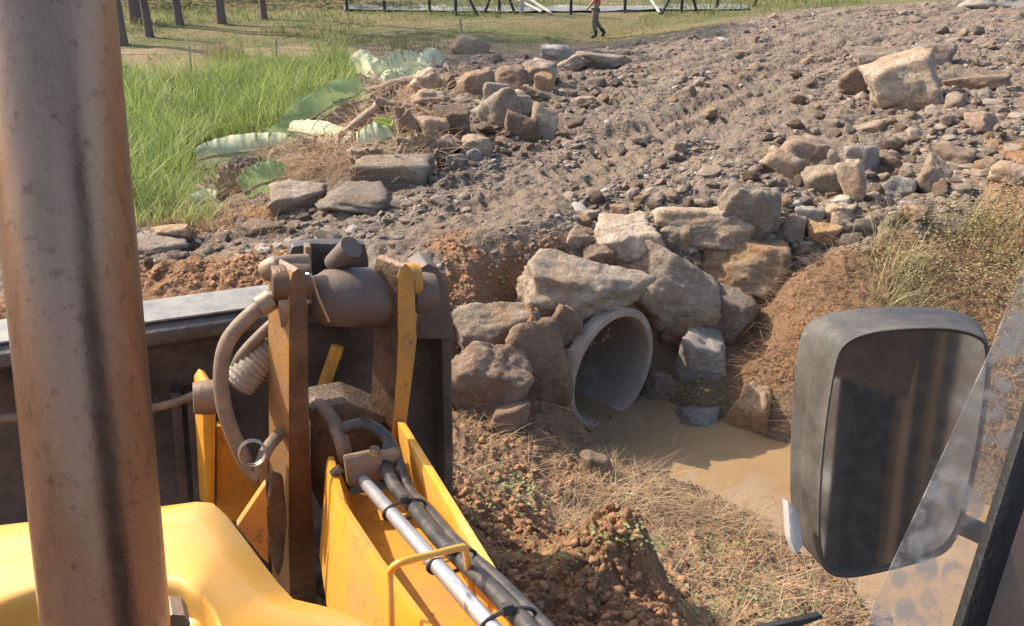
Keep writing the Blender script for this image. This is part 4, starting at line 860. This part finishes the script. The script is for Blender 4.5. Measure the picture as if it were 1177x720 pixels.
# tilt levers and pivot boss
def yl(name, px_pts, v, vec, mat, bevel=.006, parent=None): return prism(name, [at_v(x, y, v) for x, y in px_pts], vec, mat, parent or mach, bevel)
DL = VF * .10 - VR * .075
DL1 = VF * .11 - VR * .045
lever = yl("tilt_lever", [(333, 330), (336, 314), (343, 308), (350, 314), (353, 330), (354, 420), (356, 520), (361, 610), (366, 730), (334, 730), (332, 610), (332, 520), (332, 420)], 2.28, DL1, M['arm_brown'])
paint_lit_faces(lever, (-VR - VF * .2) / 1.02, M['arm_ochre'], .72)  # sunlit look of the left side put into its colour
yl("grease_lump", [(312, 545), (326, 550), (330, 600), (326, 650), (320, 668), (310, 640), (306, 590)], 2.235, VF * .03, M['grease'], .012, lever)
lever2 = yl("tilt_lever", [(457, 322), (461, 307), (467, 303), (473, 308), (478, 322), (479, 390), (473, 440), (468, 480), (464, 560), (446, 560), (452, 480), (456, 430), (458, 380)], 2.30, VF * .10 - VR * .05, M['arm_brown'])
paint_lit_faces(lever2, -VF, M['arm_yellow'], .6)  # lit front edge coloured yellow, shaded rest stays brown
for lv_, (x0, x1, y_, v_, r_) in ((lever, (312, 357, 324, 2.33, .052)), (lever2, (454, 482, 320, 2.35, .048))):
    a, b_ = at_v(x0, y_ + 2, v_), at_v(x1, y_, v_); tube("lever_bush", [a + (b_ - a) * t for t in (0, .04, .2, .24, .76, .8, .96, 1)], [r_ * .9, r_ * .96, r_ * .96, r_, r_, r_ * .96, r_ * .96, r_ * .9], M['arm_brown'] if lv_ is lever else M['arm_yellow'], lv_, 28)
bt = bmesh.new(); a, b_ = at_v(352, 343, 2.40), at_v(456, 341, 2.40)
bm_tube(bt, [a + (b_ - a) * t for t in (0, .03, .12, .2, .45, .7, .86, .97, 1)], [.05, .06, .068, .082, .088, .088, .082, .068, .06], 32); boss = from_bm("pivot_boss", bt, M['boss'], mach, True)
a, b_ = at_v(318, 348, 2.36), at_v(332, 346, 2.36); tube("pivot_pin", [a, a + (b_ - a) * .5, b_], [.07, .078, .078], M['collar'], boss, 24)
a, b_ = at_v(474, 338, 2.40), at_v(500, 335, 2.40); tube("pivot_pin", [a, a + (b_ - a) * .6, b_], [.06, .062, .055], M['boss'], boss, 24)
tube("tie_wire", spline([at_v(352, 315, 2.26), at_v(358, 318, 2.25), at_v(366, 342, 2.27), at_v(378, 370, 2.28)], 5), .004, M['steel'], boss, 6)
# top bracket
br = yl("top_bracket", [(336, 284), (358, 280), (420, 281), (424, 300), (424, 326), (332, 326), (330, 300)], 2.55, VF * .05, M['black'])
tube("bracket_pin", [at_v(385, 304, 2.46), at_v(404, 284, 2.40)], .034, M['boss'], br, 20)
yl("bracket_rib", [(351, 284), (358, 284), (358, 330), (351, 330)], 2.50, VF * .04, M['collar'], .004, br)
tube("hose_elbow", spline([at_v(352, 302, 2.42), at_v(336, 303, 2.40), at_v(318, 306, 2.38), at_v(308, 312, 2.40)], 5), [.026] * 10 + [.032] * 6, M['collar'], br, 14)
# hoses on the left of the lever
hs = tube("hydraulic_hose", spline([at_v(316, 342, 2.34), at_v(290, 360, 2.32), at_v(262, 392, 2.30), at_v(254, 430, 2.28), at_v(258, 470, 2.26), at_v(272, 510, 2.24), at_v(288, 540, 2.22), at_v(300, 548, 2.2)], 8), .0215, M['hose'], mach, 16)
tube("hose_ferrule", [at_v(312, 344, 2.33), at_v(297, 354, 2.32)], .030, M['collar'], hs, 16)
tube("hydraulic_hose", spline([at_v(322, 365, 2.42), at_v(300, 385, 2.42), at_v(276, 412, 2.42), at_v(266, 440, 2.42)], 8), .017, M['hose'], mach, 14)
pts = spline([at_v(336, 386, 2.46), at_v(312, 402, 2.44), at_v(290, 422, 2.42), at_v(270, 446, 2.40)], 14)
rr_ = [.050 + .004 * math.sin(i * 2.2) for i in range(len(pts))]; rr_[-1] = .02; rr_[-2] = .04
tube("hose_sleeve", pts, rr_, M['sleeve'], mach, 18)
hl = tube("hydraulic_hose", spline([at_v(303, 552, 2.2), at_v(300, 535, 2.2), at_v(308, 515, 2.22), at_v(322, 498, 2.3)], 8), .018, M['hose'], mach, 14)
for t0 in (0, 1):
    c = at_v(290, 522, 2.14); tube("wire_loop", [c + VR * .035 * math.cos(a) + (UP * .8 + VF * .3) * .04 * math.sin(a) + VF * .01 * t0 for a in np.linspace(0, 6.0, 24)], .003, M['steel'], hl, 5)
tube("hydraulic_hose", spline([at_v(-20, 482, 2.62), at_v(100, 475, 2.62), at_v(180, 468, 2.6), at_v(228, 452, 2.58), at_v(262, 430, 2.56)], 8), .014, M['hose'], mach, 10)
# second bracket
pl = yl("arm_bracket", [(232, 447), (238, 438), (245, 441), (248, 470), (247, 590), (238, 590), (234, 500)], 2.40, VF * .09 - VR * .02, M['arm_yellow'])
a, b_ = at_v(222, 458, 2.38), at_v(252, 456, 2.38); tube("bracket_pin", [a, a + (b_ - a) * .4, b_], [.045, .05, .05], M['collar'], pl, 24)
yl("cross_plate", [(249, 490), (262, 490), (296, 540), (304, 600), (249, 600)], 2.46, VF * .03, M['arm_yellow'])
yl("cross_plate", [(272, 606), (306, 556), (309, 650), (300, 640)], 2.1, VF * .03, M['arm_yellow'])
tube("cross_tube", [at_v(370, 450, 2.62), at_v(388, 398, 2.64)], .022, M['arm_yellow'], mach, 14)
# loader arm: box beam, corner line nearer towards the cab
arm = bmesh.new()
cl = [((376, 522), (402, 520), 2.22), ((388, 575), (430, 575), 1.86), ((430, 640), (490, 640), 1.52), ((500, 735), (590, 735), 1.18), ((620, 900), (720, 900), .85)]
rings = []
for (lx, ly), (rx, ry), v in cl:
    L = at_v(lx, ly, v); uR = .47; Rr = L + VR * (uR - L @ VR); w_ = .035
    sec = [L - UP * .36 - VR * .055, L - UP * .03 - VR * .006, L - UP * .008 + VR * .004, L - UP * .012 + VR * .018, L - UP * .16 + VR * .055, Rr - UP * .17, Rr - UP * .36]
    rings.append([arm.verts.new(Vector(p)) for p in sec])
for i in range(len(rings) - 1):
    for k in range(7): arm.faces.new((rings[i][k], rings[i][(k + 1) % 7], rings[i + 1][(k + 1) % 7], rings[i + 1][k]))
arm.faces.new(rings[0]); arm.faces.new(rings[-1][::-1]); loader_arm = from_bm("loader_arm", arm, M['arm_yellow'], mach, True)
fl = bmesh.new(); A0, A1 = at_v(456, 484, 2.30), at_v(604, 730, 1.16); A2 = A1 + (A1 - A0) * .5
for a_, b__ in ((A0, A2),):
    bm_prism(fl, [a_, b__, b__ - UP * .42, a_ - UP * .42], VR * .022, .004)
from_bm("arm_flange", fl, M['yellow'], loader_arm, True)
gp = bmesh.new(); bm_prism(gp, [at_v(x, y, 2.34) for x, y in [(356, 470), (400, 462), (452, 482), (462, 520), (430, 545), (400, 560), (372, 590), (356, 560)]], VF * .14, .012); from_bm("arm_head", gp, M['grease'], loader_arm, True)
# ram rod with collar and hoses
ra, rb = at_v(417, 552, 2.05), at_v(585, 745, 1.10); rc = rb + (rb - ra) * .4
ram = tube("tilt_ram", [ra - (rb - ra) * .03, rb, rc], .0175, M['chrome'], loader_arm, 28)
cb = bmesh.new(); X = VR; Y = (rb - ra) / np.linalg.norm(rb - ra); Zc = np.cross(X, Y); Zc /= np.linalg.norm(Zc); X2 = np.cross(Y, Zc)
bm_box(cb, at_v(418, 537, 2.07), (X2, Y, Zc), (.05, .022, .042), .008); bm_box(cb, at_v(438, 528, 2.09), (X2, Y, Zc), (.05, .026, .02), .006); from_bm("ram_collar", cb, M['collar'], ram, True)
tube("collar_bolt", [at_v(430, 522, 2.05), at_v(431, 515, 2.05)], .014, M['steel'], ram, 8)
tube("grease_nipple", [at_v(382, 546, 2.06), at_v(392, 538, 2.06)], .014, M['grease'], loader_arm, 8)
def along_ram(t, o, h=0.0): return ra + (rb - ra) * t + X2 * o + Zc * h
sg = 1 if (X2 @ VR) > 0 else -1; zs = 1 if Zc[2] > 0 else -1
for o_, r_, hh in ((.052, .0185, .004), (.090, .015, -.012)):
    P1 = spline([at_v(396, 492, 2.22), at_v(420, 488, 2.2), at_v(446, 506, 2.16), along_ram(-.02, sg * (o_ + .02), zs * .03)] + [along_ram(t, sg * (o_ + .006 * math.sin(t * 9)), zs * hh) for t in (.12, .3, .5, .75, 1.0, 1.35)], 8)
    tube("hydraulic_hose", P1, r_, M['blackhose'], loader_arm, 16)
tube("hydraulic_hose", spline([at_v(398, 530, 2.2), at_v(392, 505, 2.22), at_v(380, 480, 2.3), at_v(362, 462, 2.4)], 8), .022, M['hose'], loader_arm, 14)
for t in (.28, .62, .92):
    c = along_ram(t, sg * .034, 0); ty = bmesh.new(); bm_tube(ty, [c + X2 * math.cos(a) * .056 + Zc * math.sin(a) * .024 for a in np.linspace(0, 6.283, 28)], .0045, 6); bm_box(ty, c + Zc * zs * .028, (X2, Y, Zc), (.012, .010, .010), .003); from_bm("cable_tie", ty, M['blackhose'], loader_arm, True)
tube("guard_bar", spline([at_v(x, y, v - .16) for x, y, v in [(451, 760, 1.40), (449, 700, 1.44), (448, 664, 1.47), (452, 652, 1.47), (466, 645, 1.47), (500, 637, 1.50), (528, 630, 1.53), (535, 633, 1.54), (540, 664, 1.56), (546, 700, 1.58)]], 5), .0075, M['yellow'], loader_arm, 10)
# side mirror
face = [(958, 410), (968, 392), (992, 380), (1040, 374), (1095, 374), (1128, 382), (1141, 396), (1140, 440), (1128, 520), (1112, 590), (1096, 634), (1070, 645), (1010, 660), (970, 668), (948, 660), (939, 640), (938, 590), (944, 500)]
back = [(914, 392), (924, 368), (948, 357), (1000, 351), (1060, 349), (1108, 355), (1134, 372), (1136, 430), (1122, 510), (1106, 570), (1090, 615), (1060, 630), (990, 640), (940, 640), (918, 625), (908, 605), (905, 560), (907, 470)]
mid = [((a[0] * .45 + b_[0] * .55), (a[1] * .45 + b_[1] * .55)) for a, b_ in zip(face, back)]
gc = at_depth(1040, 515, .8665)
dv = gc - np.array([0, 0, EYE]); dv /= np.linalg.norm(dv); want = -VF * 1.0 + VR * 0 - VR * .10 - UP * .30; want /= np.linalg.norm(want); nm = want - dv; nm /= np.linalg.norm(nm)
fd = lambda x, y: float((gc - np.array([0, 0, EYE])) @ nm / (ray(x, y) @ nm)) - .8665
bm = bmesh.new(); R_ = []
cen = np.array([1040, 515])
def ringp(pl_, depth, s=1.0): return [bm.verts.new(Vector(at_depth(cen[0] + (x - cen[0]) * s, cen[1] + (y - cen[1]) * s, depth + fd(cen[0] + (x - cen[0]) * s, cen[1] + (y - cen[1]) * s)))) for x, y in pl_]
R_ = [ringp(face, .8665, .955), ringp(face, .864, .965), ringp(face, .860, .975), ringp(face, .864, .995), ringp(face, .873, 1.0), ringp(mid, .905, 1.0), ringp(mid, .909, .992), ringp(mid, .912, 1.0), ringp(back, .935, 1.0), ringp(back, .955, .97), ringp(back, .972, .85), ringp(back, .978, .5)]
for i in range(len(R_) - 1):
    for k in range(18): bm.faces.new((R_[i][k], R_[i][(k + 1) % 18], R_[i + 1][(k + 1) % 18], R_[i + 1][k]))
bm.faces.new(R_[-1])
sm_ = empty("side_mirror", (0, 0, 0)); sm_.parent = mach
hs_ = from_bm("housing", bm, M['mirrorplastic'], sm_, True)
md = hs_.modifiers.new("s", 'SUBSURF'); md.levels = 2; md.render_levels = 2
bmg = NB("mirror_glass"); dg_ = bmg.math('ADD', .26, bmg.math('MULTIPLY', bmg.ramp(bmg.noise(70, 8, .75), .4, .75), .22)); spots = bmg.math('GREATER_THAN', bmg.vor(90), .1)
kk = bmg.mix(bmg.math('MULTIPLY', dg_, .5), (.36, .35, .34), (.5, .47, .43)); bmg.fin(kk, bmg.math('ADD', bmg.math('MULTIPLY', dg_, .12), .02), bmg.math('SUBTRACT', 1.0, bmg.math('MULTIPLY', dg_, .4)))
gv = [at_depth(X_, Y_, .866 + fd(X_, Y_)) for X_, Y_ in [(cen[0] + (x - cen[0]) * .962, cen[1] + (y - cen[1]) * .962) for x, y in face]]
bm = bmesh.new(); bm_prism(bm, gv, -nm * .004, 0); glass = from_bm("mirror_glass", bm, bmg.m, sm_, False)
prism("scuff_plate", [at_depth(x, y, .899) for x, y in [(905, 575), (918, 590), (924, 628), (915, 640), (908, 620)]], CAMF * .02, M['mirrorscuff'], sm_, .003)
tube("mirror_arm", spline([at_depth(1100, 600, .95), at_depth(1180, 640, .97), at_depth(1300, 720, .9)], 6), .012, M['rubber'], sm_, 12)
# cab pillar, seal, wiper
cp = prism("cab_pillar", [at_depth(x, y, .62) for x, y in [(1190, 520), (1122, 735), (1330, 800), (1330, 300), (1255, 300)]], CAMF * .008, M['pillar'], mach, .004)
prism("window_seal", [at_depth(x, y, .612) for x, y in [(1270, 200), (1099, 738), (1127, 745), (1300, 210)]], CAMF * .012, M['rubber'], cp, .003)
prism("wiper_blade", [at_depth(x, y, .9) for x, y in [(868, 724), (944, 707), (947, 711), (880, 735)]], CAMF * .012, M['rubber'], mach, .001)
# dusty cab glass beside the seal, outline cut to its sunlit part
b = NB("dusty_glass"); sp = b.ramp(b.vor(62, b.co((1, 1, .75))), .62, .42); sp2 = b.ramp(b.noise(45, 3, .6), .42, .56); fi = b.ramp(b.noise(160, 3, .6), .4, .7)
amt = b.math('ADD', .10, b.math('ADD', b.math('MULTIPLY', b.math('MULTIPLY', sp, sp2), .42), b.math('MULTIPLY', fi, .10)))
df = b.new("ShaderNodeBsdfDiffuse"); df.inputs[0].default_value = (.62, .60, .57, 1); tl = b.new("ShaderNodeBsdfTranslucent"); tl.inputs[0].default_value = (.62, .60, .57, 1); m1 = b.new("ShaderNodeMixShader"); b.l.new(df.outputs[0], m1.inputs[1]); b.l.new(tl.outputs[0], m1.inputs[2])
tp = b.new("ShaderNodeBsdfTransparent"); m2 = b.new("ShaderNodeMixShader"); b.l.new(amt, m2.inputs[0]); b.l.new(tp.outputs[0], m2.inputs[1]); b.l.new(m1.outputs[0], m2.inputs[2]); b.l.new(m2.outputs[0], b.out.inputs[0])
prism("sunlit_corner_glass", [at_depth(x, y, .65) for x, y in [(1215, 250), (1172, 318), (1140, 400), (1060, 575), (1006, 690), (985, 760), (1098, 760), (1262, 240)]], CAMF * .0012, b.m, cp, 0)
# rear of the cab, seen in the mirror
side = prism("cab_side", [veh(.50, .30, .4), veh(.50, -.45, .4), veh(.50, -2.6, 2.7), veh(.50, .30, 2.7)], VR * .02, m_plain("dark_cab_panel", (.012, .012, .013), .8, 0, .3, 3, 0, spec=.1), mach, .004)
prism("door_post", [veh(.522, -.02, .95), veh(.522, -.12, .95), veh(.522, -.30, 2.45), veh(.522, -.12, 2.45)], VR * .015, M['arm_ochre'], side, .003)  # dull ochre stands for yellow paint in shade, on both posts
prism("rear_post", [veh(.522, -.40, .95), veh(.522, -.44, .95), veh(.522, -1.05, 2.45), veh(.522, -.80, 2.45)], VR * .015, M['arm_ochre'], side, .003)

# ------------------------------------------------------------------ light, camera
SUN = Vector((-.68, .33, .70)).normalized()
ld = bpy.data.lights.new("sun", 'SUN'); ld.energy = 3.5; ld.angle = math.radians(.5); ld.color = (1, .89, .72)
lo = bpy.data.objects.new("sun", ld); C.objects.link(lo); lo.rotation_euler = (-SUN).to_track_quat('-Z', 'Y').to_euler(); lo.location = (-20, 10, 30)
w = bpy.data.worlds.new("World"); scene.world = w; w.use_nodes = True; nt = w.node_tree
sky = nt.nodes.new("ShaderNodeTexSky"); sky.sky_type = 'NISHITA'; sky.sun_disc = False; sky.sun_elevation = math.asin(SUN.z); sky.sun_rotation = math.atan2(SUN.x, SUN.y); sky.dust_density = 3
nt.links.new(sky.outputs[0], nt.nodes["Background"].inputs[0]); nt.nodes["Background"].inputs[1].default_value = .15
cd = bpy.data.cameras.new("camera"); cam = bpy.data.objects.new("camera", cd); C.objects.link(cam); cam.location = (0, 0, EYE); cam.rotation_euler = (math.radians(65), 0, 0)
cd.sensor_width = 36; cd.lens = F / 1177 * 36; cd.clip_start = .02; cd.clip_end = 3000; scene.camera = cam
vs = scene.view_settings; vs.view_transform = 'Standard'; vs.look = 'None'; vs.exposure = 1.0; vs.gamma = 1; vs.use_curve_mapping = False
